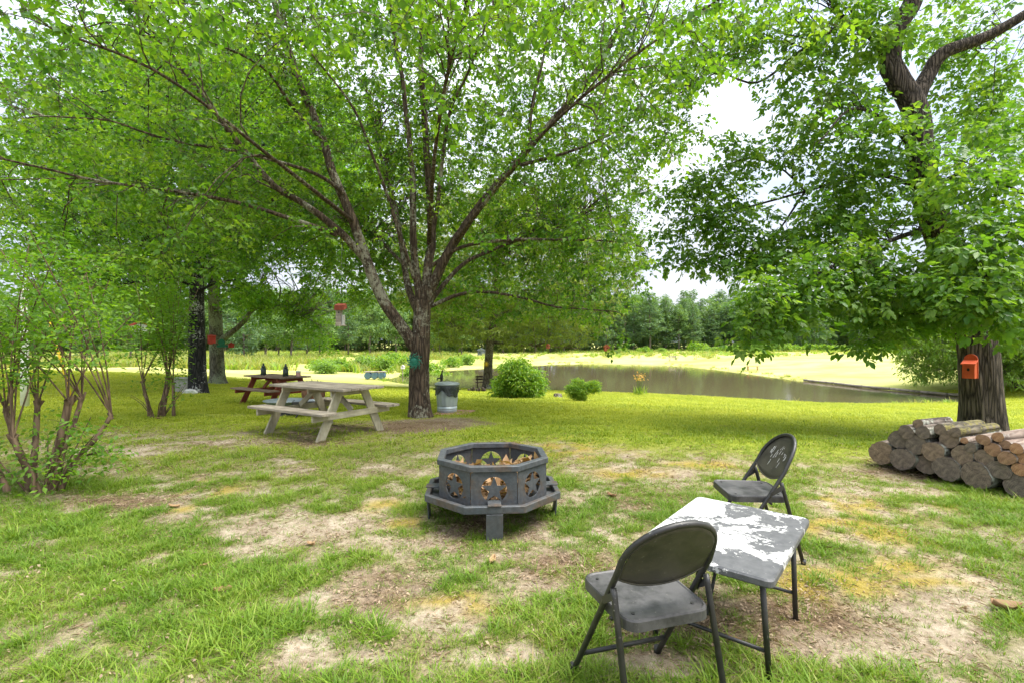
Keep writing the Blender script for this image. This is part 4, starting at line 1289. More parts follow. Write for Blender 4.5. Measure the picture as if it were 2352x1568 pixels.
blobs = [(2140, 470, 55, 80, DR - .7, .3, 34), (2110, 350, 60, 50, DR - .6, .3, 22), (2180, 590, 60, 60, DR - .9, .3, 30), (1600, 425, 90, 45, DR + .9, .4, 26), (1535, 465, 45, 34, DR + .9, .3, 8), (1690, 405, 80, 45, DR + .7, .4, 26), (1745, 335, 80, 45, DR + .5, .4, 24), (1640, 335, 60, 26, DR + .6, .3, 10), (1620, 550, 60, 26, DR + .8, .3, 10), (2250, 650, 120, 105, DR - 2.1, .5, 90), (2300, 540, 110, 90, DR - 1.9, .5, 75), (2240, 420, 140, 90, DR - 1.5, .6, 70), (2160, 720, 70, 45, DR - 1.2, .4, 26),
         (2050, 640, 130, 90, DR - 1.2, .6, 80), (1930, 640, 130, 90, DR - 1.1, .6, 70), (1790, 690, 90, 75, DR - 1.3, .5, 55), (1730, 770, 40, 40, DR - 1.4, .25, 14),
         (2040, 740, 80, 45, DR - 1.0, .4, 34), (2000, 790, 30, 22, DR - 1.0, .2, 7), (1830, 740, 60, 30, DR - 1.2, .3, 16), (1760, 590, 110, 70, DR + .3, .6, 45), (1900, 520, 160, 70, DR, .8, 75), (1680, 480, 110, 50, DR + .7, .6, 36),
         (1590, 505, 70, 34, DR + .9, .4, 16), (1530, 540, 50, 20, DR + .9, .3, 6), (1570, 598, 70, 20, DR + .8, .3, 14), (1660, 590, 80, 34, DR + .7, .3, 22), (1700, 530, 60, 40, DR + .6, .4, 16), (1960, 400, 170, 70, DR + .2, .9, 75), (1830, 330, 140, 60, DR + .3, .8, 50),
         (2020, 290, 120, 80, DR - .5, .6, 55), (1900, 220, 150, 70, DR, .8, 60), (1870, 90, 190, 90, DR, .9, 95), (1680, 70, 130, 70, DR + .2, .6, 50), (1570, 160, 80, 80, DR + .3, .5, 30),
         (2010, 60, 110, 90, DR - .4, .6, 50), (2200, 90, 160, 110, DR + 1.2, .8, 80), (2290, 210, 90, 80, DR + .8, .7, 45), (2230, 260, 120, 80, DR + 1.5, .8, 50), (2330, 330, 80, 90, DR - .8, .7, 45), (2330, 740, 60, 45, DR - 1.8, .4, 22), (2200, -60, 300, 80, DR, 1, 60), (1850, -60, 250, 70, DR, 1, 60), (2270, 300, 120, 70, DR + .2, .6, 40), (1990, 500, 130, 80, DR + .6, .6, 40)]
C = []
for (cx, cy, rx, ry, dd, dr, nn_) in blobs:
    nn_ = int(nn_ * (1.6 if cy > 560 else (1.0 if cy > 420 else .72)))
    u = unit(rg.normal(size=(nn_, 3))) * (rg.random((nn_, 1)) ** .5)
    for q in u:
        C.append(ray(cx + q[0] * rx, cy + q[1] * ry, dd + q[2] * dr))
C = np.array(C)
px, py = to_px(C)
G1 = [(1600, 200), (1690, 140), (1770, 240), (1720, 320), (1640, 300)]; G2 = [(1475, 385), (1545, 372), (1565, 412), (1490, 440)]; G3 = [(1480, 628), (1600, 640), (1730, 625), (1690, 700), (1440, 705)]
ok = ~in_poly(px, py, G1) & ~in_poly(px, py, G2) & ~in_poly(px, py, G3) & ~((px > 2190) & (px < 2310) & (py > 745))
C = thin(C[ok], .15, rg)
T.attach(C, 3, 1.1, 1.9)
nearm = C[:, 1] < DR + 9
T.leaves(compound_leaves(C, 8, .30, .75, .106, .063, rg, 5, .28))
T.finish(M['bark_right'], M['leaf_right'])
N_RIGHT = T.nl // 6

# ------------------------------------------------------------------ two trunks on the left
def crown(T, c, r, n, low, d, per, rad, ll, lw, flat=.7, hole=.35, thick=1.0, rounds=3, min_z=None, veto=None, tw=4):
    rg = T.rg
    u = unit(rg.normal(size=(n, 3))) * (hole + (1 - hole) * rg.random((n, 1)) ** .6)
    C = np.array(c) + u * np.array(r)
    C = C[C[:, 2] > low + .35 * rg.random(len(C))]
    if veto is not None:
        px, py = to_px(C); C = C[~veto(px, py, C)]
    C = thin(C, d, rg)
    T.attach(C, rounds, thick, min_z)
    T.spray(C, max(4, per // 8), 8, rad, flat, ll, lw, .003)
    return C

b2 = G(455, 903)
D2 = b2.y
T = Tree('black_trunk_tree', (b2.x, b2.y, b2.z), 'tree with blackened, white-flecked trunk left of the red picnic table', seed=45)
T.limb([(b2.x, b2.y, b2.z - .1), ray(453, 860, D2), ray(452, 760, D2), ray(453, 640, D2), ray(455, 560, D2), ray(440, 480, D2), ray(425, 380, D2), ray(400, 240, D2), ray(390, 60, D2)], .31, .07, 24, .08, .004, .25, .06)
T.limb(path([(456, 590, D2), (480, 500, D2 - .2), (500, 430, D2 - .3), (530, 300, D2 - .5), (560, 120, D2 - .5)]), .13, .04, 10)
T.limb(path([(452, 640, D2), (420, 590, D2 - .8), (360, 560, D2 - 1.6), (280, 545, D2 - 2.5)]), .07, .015, 8)
T.limb(path([(456, 620, D2), (510, 580, D2 - .9), (570, 560, D2 - 1.8)]), .06, .015, 8)
T.limb(path([(450, 660, D2), (390, 640, D2 - .3), (300, 650, D2 - .6), (200, 660, D2 - 1.0)]), .06, .015, 8)
T.limb(path([(455, 670, D2), (500, 650, D2 - .6), (560, 640, D2 - 1.2)]), .05, .012, 8)
vet = lambda px, py, C: ((np.abs(px - 452) < 60) & (py > 660)) | ((px > 600) & (py > 560)) | (py > 720)
crown(T, (b2.x, b2.y, 6.8), (6.8, 5.0, 5.4), 2500, 2.7, .52, 64, .64, .115, .094, veto=vet, thick=1.5, min_z=2.6)
T.finish(M['bark_black'], M['leaf_left'])

b3 = G(500, 880)
D3 = b3.y
T = Tree('grey_trunk_tree', (b3.x, b3.y, b3.z), 'tall tree with lichened grey trunk and one bent low limb on the left', seed=46)
T.limb([(b3.x, b3.y, b3.z - .1), ray(499, 840, D3), ray(495, 740, D3), ray(492, 600, D3), ray(500, 450, D3), ray(505, 300, D3), ray(515, 100, D3)], .36, .10, 24, .09, .004, .5, .07)
T.limb(path([(500, 788, D3), (514, 776, D3 - .1), (537, 760, D3 - .3), (563, 736, D3 - .4), (577, 715, D3 - .5), (600, 705, D3 - .8), (650, 712, D3 - 1.2), (700, 728, D3 - 1.5), (740, 750, D3 - 1.7)]), .16, .02, 10)
T.limb(path([(577, 715, D3 - .5), (585, 690, D3 - .4), (600, 650, D3)]), .08, .02, 8)
T.limb(path([(495, 620, D3), (560, 520, D3 - .5), (680, 440, D3 - 1), (780, 380, D3 - 1)]), .14, .03, 8)
T.limb(path([(494, 640, D3), (400, 560, D3 - .5), (280, 480, D3 - 1), (150, 420, D3 - 1)]), .14, .03, 8)
vet = lambda px, py, C: ((np.abs(px - 498) < 45) & (py > 640)) | ((px > 850) & (py > 420)) | ((px < 560) & (py > 735)) | ((px > 560) & (px < 700) & (py > 600) & (py < 672)) | (px > 960)
crown(T, (b3.x + .5, b3.y, 8.6), (9.5, 6.0, 7.6), 3400, 3.0, .58, 64, .74, .135, .11, veto=vet, thick=1.8, min_z=2.6)
rg = T.rg
C = np.array([ray(rg.uniform(575, 760), 0, 1) for _ in range(90)])
C = np.array([ray(x_, 690 + (x_ - 560) * .38 + rg.normal(0, 26), D3 - 1.2 + rg.normal(0, .5)) for x_ in rg.uniform(560, 765, 95)])
T.attach(C, 2, 1.2, 2.2)
T.leaves(clump_leaves(C, 42, .42, .55, .12, .10, rg))
T.finish(M['bark_grey'], M['leaf_left'])

# ------------------------------------------------------------------ fine-leaved oak by the pond
b4 = G(1118, 893)
D4 = b4.y
T = Tree('pond_oak', (b4.x, b4.y, b4.z), 'fine-leaved oak by the pond with a yellow sun on its trunk', seed=47)
T.limb([(b4.x, b4.y, b4.z - .15), ray(1120, 870, D4), ray(1124, 810, D4), ray(1130, 760, D4), ray(1135, 700, D4), ray(1140, 600, D4), ray(1140, 480, D4)], .30, .10, 20, .12, .004, .55, .07)
T.limb(path([(1128, 790, D4), (1090, 770, D4 - .3), (1050, 755, D4 - .5), (1000, 745, D4 - .5)]), .11, .02, 8)
T.limb(path([(1130, 785, D4), (1190, 792, D4 - .3), (1260, 796, D4 - .5), (1340, 800, D4 - .8)]), .10, .02, 8)
T.limb(path([(1134, 730, D4), (1200, 700, D4), (1300, 680, D4 - .3), (1400, 690, D4 - .5)]), .10, .02, 8)
T.limb(path([(1134, 720, D4), (1070, 680, D4), (990, 660, D4 - .3)]), .10, .02, 8)
zt = ray(0, 640, D4)[2]
vet = lambda px, py, C: (py > 812) | ((np.abs(px - 1122) < 26) & (py > 775)) | ((px > 1455) & (py > 640)) | ((px < 950) & (py > 700)) | ((py > 795) & (np.abs(px - 1120) < 70))
crown(T, (b4.x + 1.0, b4.y, zt + .3), (8.2, 6.0, 5.6), 2600, 1.0, .55, 72, .70, .19, .060, veto=vet, thick=2.0, min_z=.9, flat=.6, hole=.3)
T.finish(M['bark_oak'], M['leaf_oak'])

# ------------------------------------------------------------------ pale willow beyond the right trunk
b5 = at_ground(2345, 29.5)
T = Tree('pond_willow', (b5.x, b5.y, b5.z), 'pale feathery willow at the right-hand end of the pond', seed=48)
for dx, lean, hh in ((-.3, -2.4, 5.2), (0, -.3, 6.2), (.4, 1.8, 6.0), (-.1, -4.4, 3.4), (-.2, -3.2, 4.6)):
    T.limb([(b5.x + dx, b5.y, b5.z - .1), (b5.x + dx + lean * .25, b5.y, b5.z + hh * .35), (b5.x + dx + lean * .6, b5.y - .3, b5.z + hh * .7), (b5.x + dx + lean, b5.y - .4, b5.z + hh)], .13, .03, 8, .2)
vet = lambda px, py, C: (px < 2060 + np.clip(py - 800, -60, 200) * .35)
crown(T, (b5.x - 1.0, b5.y, b5.z + 3.2), (7.4, 4.2, 4.4), 2600, b5.z + .4, .48, 64, .7, .26, .07, veto=vet, thick=1.5, flat=.8, hole=.2)
T.finish(M['bark_oak'], M['leaf_willow'])

# ------------------------------------------------------------------ crape myrtles on the left
def myrtle(name, base, label, h, stems, n, seed, leafl, thick, stub, per=34, rad=.22, low=.35, wid=1.6, vet=None):
    T = Tree(name, tuple(base), label, 'shrub', seed=seed)
    rg = T.rg
    b = np.array(base)
    tops = []
    for (dx, dy, lx, ly, hs, r) in stems:
        p0 = b + (dx, dy, -.05); p3 = b + (dx + lx, dy + ly, hs)
        r = r * .68
        P = T.limb([p0, p0 + (lx * .25, ly * .25, hs * .4), p0 + (lx * .7, ly * .7, hs * .75), p3], r * 1.1, r * .85, 9, .05, .03, .15, .05)
        # knobbly pollard head
        for q in range(3):
            v = unit(rg.normal(size=3) * (1, 1, .5)) * r * 1.5
            T.limb([p3 - (0, 0, .04), p3 + v * .6, p3 + v * 1.1 + (0, 0, .03)], r * .75, r * .4, 7, .03, .05)
        tops.append(p3)
    shoots = []
    for t in tops:
        for i in range(stub):
            a = rg.uniform(0, 2 * PI); sp = rg.uniform(.15, 1.0) * wid * .62
            hh = h * rg.uniform(.62, 1.0) - (t[2] - b[2])
            e = t + np.array([math.cos(a) * sp, math.sin(a) * sp, max(hh, .3)])
            m = t + (e - t) * .45 + np.array([math.cos(a), math.sin(a), 0]) * -.06
            P = T.limb([t, m, e], .0125 * thick, .004, 5, .12, .05)
            shoots.append(P[4:])
    for i in range(12):
        a = rg.uniform(0, 2 * PI)
        e = b + np.array([math.cos(a) * .55, math.sin(a) * .4, rg.uniform(.3, .7)])
        shoots.append(T.limb([b + (math.cos(a) * .1, math.sin(a) * .1, 0), b + (math.cos(a) * .3, math.sin(a) * .25, .3), e], .011, .004, 5, .1)[2:])
    C = spread(shoots, n, wid * .30, rg, .02, .8)
    C = C[C[:, 2] > b[2] + low * (rg.random(len(C)) ** .5)]
    if vet is not None:
        px, py = to_px(C); C = C[~vet(px, py, C)]
    C = thin(C, .11, rg)
    T.attach(C, 3, .55, None, segs=4)
    T.leaves(clump_leaves(C, per, rad, .55, leafl, leafl * .56, rg, .9, .1, hang=.12))
    return T.finish(M['bark_myrtle'], M['leaf_myrtle'])
bm1 = G(95, 1130)
vet = lambda px, py, C: ((px > 330) & (py > 900)) | ((px > 400) & (py > 560)) | ((py > 930) & (px > 30) & (px < 300) & (np.random.default_rng(1).random(len(px)) < .2))
myrtle('crape_myrtle', bm1, 'multi-stemmed shrub with thick sawn-off stems at the left edge', 2.5,
       [(-.10, .0, -.30, .05, .80, .040), (.04, .05, .10, .08, .86, .056), (-.18, .1, -.20, .25, .80, .042), (.12, .05, .42, .12, .72, .034), (-.25, -.05, -.50, -.02, .75, .034), (-.05, .2, -.05, .35, .85, .038), (.02, -.05, -.14, -.1, .55, .040)],
       480, 61, .056, .7, 5, 20, .20, vet=vet, wid=1.25, low=.2)
bm2 = G(362, 958)
vet = lambda px, py, C: ((px > 424) & (py > 640)) | ((py > 880) & (np.random.default_rng(3).random(len(px)) < .8))
myrtle('crape_myrtle', bm2, 'smaller leafy multi-stemmed shrub growing in the grass before the black trunk', 3.1,
       [(-.15, 0, -.2, .05, .75, .05), (.08, .05, .05, .1, .8, .05), (.3, .05, -.05, .05, .7, .045), (-.02, .1, .0, .2, .8, .045)],
       400, 62, .070, .9, 5, 22, .26, wid=1.6, vet=vet)

# ------------------------------------------------------------------ shrubs on the lawn
def bush(name, base, label, stems, blobs, n, per, rad, ll, lw, seed, mat='leaf_bush'):
    T = Tree(name, tuple(base), label, 'shrub', seed=seed)
    rg = T.rg
    b = np.array(base)
    for (dx, dy, h_, r) in stems:
        T.limb([b + (dx * .15, dy * .15, -.05), b + (dx * .5, dy * .5, h_ * .5), b + (dx, dy, h_)], r, r * .35, 6, .08, .03)
    C = []
    for (cx, cy, cz, rx, ry, rz, w) in blobs:
        m = int(n * w)
        u = unit(rg.normal(size=(m, 3))) * (rg.random((m, 1)) ** .4)
        C.append(b + (cx, cy, cz) + u * (rx, ry, rz))
    C = np.vstack(C)
    C = C[C[:, 2] > b[2] + .04]
    C = thin(C, rad * .4, rg)
    T.attach(C, 2, .7, None, segs=4)
    T.leaves(clump_leaves(C, per, rad, .7, ll, lw, rg, .6, .12, hang=.3))
    return T.finish(M['twig_red'], M[mat], names=('stems', 'branches', 'foliage'))
bb = G(1195, 914)
s_ = bb.y / FPX
bush('nandina_bush', bb, 'big rounded yellow-topped bush on the lawn near the pond', [(a, b_, h_, .02) for a, b_, h_ in ((-.3, 0, .9), (.1, .2, 1.1), (.35, -.1, .9), (0, -.2, 1.2), (-.5, .1, .6))],
     [(0, 0, 40 * s_, 52 * s_, .8, 38 * s_, .5), (-8 * s_, 0, 66 * s_, 34 * s_, .6, 26 * s_, .28), (26 * s_, 0, 30 * s_, 32 * s_, .6, 28 * s_, .2), (-38 * s_, 0, 24 * s_, 26 * s_, .5, 24 * s_, .15)], 330, 44, .30, .135, .055, 71)
bb = G(1333, 922)
s_ = bb.y / FPX
bush('round_shrub', bb, 'small twin-headed green shrub alone on the lawn', [(-.12, 0, .4, .02), (.1, .05, .45, .02), (.3, 0, .5, .018)],
     [(-7 * s_, 0, 30 * s_, 24 * s_, .28, 22 * s_, .62), (30 * s_, 0, 35 * s_, 15 * s_, .2, 13 * s_, .25), (0, 0, 14 * s_, 14 * s_, .18, 12 * s_, .15)], 330, 34, .13, .065, .032, 72)

# ------------------------------------------------------------------ far tree line
def forest_tree(kind, seed):
    rg = np.random.default_rng(seed)
    root = empty('pine_tree' if kind == 'pine' else 'woodland_tree')
    h = 11.0
    tr = MB()
    bend = rg.normal(0, .15, 2)
    top = .96 if kind == 'pine' else .7
    pts = [(bend[0] * t * t * 2, bend[1] * t * t * 2, -.2 + (h * top + .2) * t) for t in np.linspace(0, 1, 7)]
    r0 = .17 if kind == 'pine' else .20
    tr.tube(pts, [r0 * (1 - .8 * t) for t in np.linspace(0, 1, 7)], 7)
    C, R = [], []
    if kind == 'pine':
        zs = np.linspace(h * rg.uniform(.14, .30), h * .97, 19)
        for i, z in enumerate(zs):
            t = (z - zs[0]) / (zs[-1] - zs[0])
            rad = (2.7 * (1 - t) ** .7 + .25) * rg.uniform(.75, 1.2) * min(1, .55 + t * 2)
            for k in range(int(3 + 6 * (1 - t))):
                a = rg.uniform(0, 2 * PI); q = rad * rg.uniform(.35, 1.0)
                p = (math.cos(a) * q, math.sin(a) * q, z + rg.normal(0, .22) - .12 * q)
                C.append(p); R.append(rg.uniform(.35, .6))
                if rg.random() < .5 and q > .8:
                    tr.tube([(0, 0, z - .1), (p[0] * .5, p[1] * .5, z + .05), p], [.035, .025, .01], 4, False)
        C, R = np.array(C), np.array(R)
        V, F, L = clump_leaves(C, 30, R * 1.15, .55, .48, .15, rg, .6, .05, hang=.05)
        mat = M['needle']
    else:
        n = 75
        u = unit(rg.normal(size=(n, 3))) * (rg.random((n, 1)) ** .35)
        C = np.array([0, 0, h * .60]) + u * np.array([3.0, 3.0, h * .42])
        C = C[C[:, 2] > h * .12]
        C[:, :2] *= (1 - .35 * np.clip((C[:, 2:3] - h * .6) / (h * .4), 0, 1))
        for p in C[::4]:
            tr.tube([(0, 0, min(p[2] * .8, h * .62)), p * np.array([.5, .5, .92]), p], [.05, .035, .012], 4, False)
        V, F, L = clump_leaves(C, 44, rg.uniform(.55, .95, len(C)), .75, .36, .26, rg, .7, .1)
        mat = M['leaf_forest'] if kind == 'dark' else M['leaf_forest_light']
    tr.build('trunk', M['bark_pine'], root)
    link_mesh('crown', np_mesh('crown', V, F, False, L), mat, root)
    return root
PROTO = {'pine': [forest_tree('pine', 80 + i) for i in range(4)], 'dark': [forest_tree('dark', 90 + i) for i in range(3)], 'light': [forest_tree('light', 95 + i) for i in range(2)]}
used = set()
rg = np.random.default_rng(5)
F_LAB = {('pine', 0): ('tall dark pine in the far tree line across the pond', 'pines across the pond'),
         ('pine', 1): ('tall dark pine in the tree line left of the pond', 'pines left of the pond'),
         ('dark', 0): ('dark broadleaf tree in the far tree line across the pond', 'dark woodland trees across the pond'),
         ('dark', 1): ('dark broadleaf tree in the tree line left of the pond', 'dark woodland trees left of the pond'),
         ('light', 0): ('bright green leafy tree in the far tree line across the pond', 'bright woodland trees across the pond'),
         ('light', 1): ('bright green leafy tree in the tree line left of the pond', 'bright woodland trees left of the pond')}
def put_tree(kind, x, y, s):
    side = 1 if x / y < (1000 - CX) / FPX else 0
    i = int(rg.integers(len(PROTO[kind])))
    p = PROTO[kind][i]
    o = p if (kind, i) not in used else copy_tree(p)
    used.add((kind, i))
    o.location = (x, y, hgt(x, y) - .1)
    o.rotation_euler = (0, 0, rg.uniform(0, 2 * PI))
    o.scale = (s * rg.uniform(.9, 1.2), s * rg.uniform(.9, 1.2), s)
    lab, grp = F_LAB[(kind, side)]
    tag(o, lab, 'tree', grp)
for row, (d, n, s0) in enumerate(((99, 68, .98), (103, 62, 1.05), (108, 56, 1.12), (114, 46, 1.2))):
    for i in range(n):
        xx = (i + .5 + rg.uniform(-.4, .4)) / n * 2 - 1
        X = xx * d * 1.12
        dd = d + rg.uniform(-2.0, 2.5)
        pine = .72 if X > 12 else .35
        kind = 'pine' if rg.random() < pine else ('dark' if rg.random() < .7 else 'light')
        put_tree(kind, X, dd, s0 * rg.uniform(.82, 1.14) * (1.0 if X > 0 else 1.08))
for (px_, d, kind, s) in ((560, 62, 'pine', .95), (668, 66, 'dark', .80), (735, 70, 'dark', .75), (610, 74, 'pine', 1.0), (850, 78, 'dark', .85), (800, 84, 'pine', .95), (910, 82, 'dark', .8), (705, 82, 'pine', 1.0), (300, 60, 'dark', .8),
                          (380, 66, 'light', .7), (200, 58, 'pine', .85), (80, 56, 'dark', .8), (20, 60, 'light', .75), (985, 84, 'dark', .8), (640, 70, 'light', .6), (1010, 80, 'light', .6), (1060, 86, 'dark', .7)):
    put_tree(kind, (px_ - CX) / FPX * d, d, s)

# dense undergrowth below and between the far trees
rg2 = np.random.default_rng(77)
n = 4400
ux = rg2.uniform(-135, 135, n); uy = rg2.uniform(100, 118, n)
C = np.stack([ux, uy, terrain(ux, uy) + rg2.random(n) ** 1.7 * (2.0 + (uy - 98) * .22)], 1)
VFL = clump_leaves(C, 22, .95, .7, .5, .34, rg2, .6, .1)
und = link_mesh('undergrowth', np_mesh('undergrowth', VFL[0], VFL[1], False, VFL[2]), M['leaf_forest'])
tag(und, 'dark tangled undergrowth filling the far wood', kind='stuff')

# low bushes at the foot of the tree line
def hedge_bush(seed, mat):
    rg = np.random.default_rng(seed)
    C = unit(rg.normal(size=(26, 3))) * (rg.random((26, 1)) ** .4) * (1.2, 1.0, .6) + (0, 0, .6)
    C = C[C[:, 2] > .05]
    root = empty('field_bush')
    st = MB()
    for p in C[::3]: st.tube([(p[0] * .2, p[1] * .2, -.1), p * .6, p], [.03, .02, .008], 4, False)
    st.build('stems', M['bark_pine'], root)
    V, F, L = clump_leaves(C, 34, .42, .7, .24, .14, rg, .6, .1)
    link_mesh('foliage', np_mesh('foliage', V, F, False, L), mat, root)
    return root
hb = [hedge_bush(201, M['leaf_willow']), hedge_bush(202, M['leaf_bush'])]
hu = set()
spots = [(x_, 92 + rg.uniform(-3, 3), rg.uniform(.8, 1.5), 0) for x_ in np.linspace(1600, 2060, 15)] + [(x_, 92, rg.uniform(.8, 1.3), 0) for x_ in (1430, 1480, 1520)] + \
        [(x_, 50 + rg.uniform(-4, 16), rg.uniform(.8, 1.5), 1) for x_ in (742, 760, 800, 835, 870, 905, 930, 955, 985, 1010, 1040, 1070)] + [(948, 46, .9, 1), (745, 44, 1.2, 1)]
for (px_, d, s, side) in spots:
    q = int(rg.integers(2)); o = hb[q] if q not in hu else copy_tree(hb[q]); hu.add(q)
    X = (px_ - CX) / FPX * d
    o.location = (X, d, hgt(X, d) - .05); o.rotation_euler = (0, 0, rg.uniform(0, 6)); o.scale = (s * 1.1, s, s * rg.uniform(.8, 1.3))
    if side: tag(o, 'yellow-green bush on the weedy bank left of the pond', 'bush', 'bushes on the weedy bank')
    else: tag(o, 'low light green bush at the foot of the far pines', 'bush', 'bushes below the far pines')

# ------------------------------------------------------------------ octagonal star fire pit
fp = empty('fire_pit', (-.165, 4.08, hgt(-.165, 4.08)), math.radians(4), 'octagonal grey steel fire pit with star cut-outs', 'fire pit')
def octv(R, off=0): return [(R * math.cos(math.radians(22.5 + 45 * i) + off), R * math.sin(math.radians(22.5 + 45 * i) + off)) for i in range(8)]
def oct_ring(ro, ri, z0, z1):
    m = MB(); a, b = octv(ro), octv(ri)
    P = [(x, y, z0) for x, y in a] + [(x, y, z1) for x, y in a] + [(x, y, z0) for x, y in b] + [(x, y, z1) for x, y in b]
    F = []
    for i in range(8):
        j = (i + 1) % 8
        F += [(i, j, 8 + j, 8 + i), (16 + j, 16 + i, 24 + i, 24 + j), (8 + i, 8 + j, 24 + j, 24 + i), (j, i, 16 + i, 16 + j)]
    return m.add(P, F)
R_D = .462
oct_ring(R_D + .022, R_D - .035, .478, .522).build('rim', M['pit'], fp, .004)
oct_ring(R_D + .125, R_D + .082, .198, .252).build('tray_rim', M['pit'], fp, .004)
oct_ring(R_D + .118, .002, .196, .204).build('tray_floor', M['pit'], fp)
ap = R_D * math.cos(PI / 8); hw = R_D * math.sin(PI / 8)
def star_panel():
    """flat plate with a round opening; local X across, Z up, thickness in Y"""
    zc, rc, z0, z1 = .342, .098, .204, .479
    k = 40
    P, F = [], []
    t = .006
    for yy in (0, t):
        for i in range(k):
            a = 2 * PI * i / k
            P.append((rc * math.cos(a), yy, zc + rc * math.sin(a)))
        for i in range(k):
            a = 2 * PI * i / k
            c, s = math.cos(a), math.sin(a)
            q = min((hw - .001) / max(abs(c), 1e-6), ((z1 - zc) if s > 0 else (zc - z0)) / max(abs(s), 1e-6))
            P.append((c * q, yy, zc + s * q))
    for i in range(k):
        j = (i + 1) % k
        F += [(i, j, k + j, k + i), (2 * k + j, 2 * k + i, 3 * k + i, 3 * k + j), (j, i, 2 * k + i, 2 * k + j), (k + i, k + j, 3 * k + j, 3 * k + i)]
    plate = MB().add(P, F)
    corners = MB()
    st = []
    for i in range(10):
        a = PI / 2 + PI * i / 5
        r = rc * (1.03 if i % 2 == 0 else .42)
        st.append((r * math.cos(a), zc + r * math.sin(a)))
    star = MB().prism(st, .0005, t - .0005)
    return plate, star
pl, stc = star_panel()
# square off the plate's four corners
for sx in (-1, 1):
    for zz in (.204, .479):
        pass
me_pl = pl.build('wall_panel', M['pit'], data_only=True); me_st = stc.build('star', M['pit'], data_only=True)
for i in range(8):
    a = math.radians(45 * i)
    o = link_mesh('wall_panel', me_pl, None, fp)
    o.location = (ap * math.cos(a), ap * math.sin(a), 0); o.rotation_euler = (0, 0, a - PI / 2)
    link_mesh('star', me_st, None, o)
for i in (0, 2, 4, 6):
    a = math.radians(45 * i)
    ar = ap + .085
    l = MB().box((0, 0, .10), (.125, .012, .25)).build('leg', M['pit'], fp, .002)
    l.location = ((ar + .012) * math.cos(a), (ar + .012) * math.sin(a), -.03); l.rotation_euler = (math.radians(4), 0, a + PI / 2)
    q = MB().box((0, 0, 0), (.10, .14, .008)).build('tray_bracket', M['pit'], fp, .001)
    q.location = ((ap + .055) * math.cos(a), (ap + .055) * math.sin(a), .258); q.rotation_euler = (0, 0, a + PI / 2)
rg = np.random.default_rng(8)
n = 620
aa = rg.uniform(0, 2 * PI, n); rr = .38 * np.sqrt(rg.random(n)); zz = .215 + (.15 + .07 * np.sin(aa * 2 + 1)) * rg.random(n) ** .7
pos = np.stack([rr * np.cos(aa), rr * np.sin(aa), zz], 1)
VFL = leaf_arrays(pos, rg.normal(size=(n, 3)) * (1, 1, .45), rg.normal(size=(n, 3)) + (0, 0, .5), rg.uniform(.06, .13, n), rg.uniform(.035, .075, n), rg, .35, 0)
pile = link_mesh('dry_leaves', np_mesh('dry_leaves', VFL[0], VFL[1], False, VFL[2]), M['dead_leaf'])
pile.location = fp.location
tag(pile, 'heap of dry brown leaves lying in the fire pit', kind='stuff')

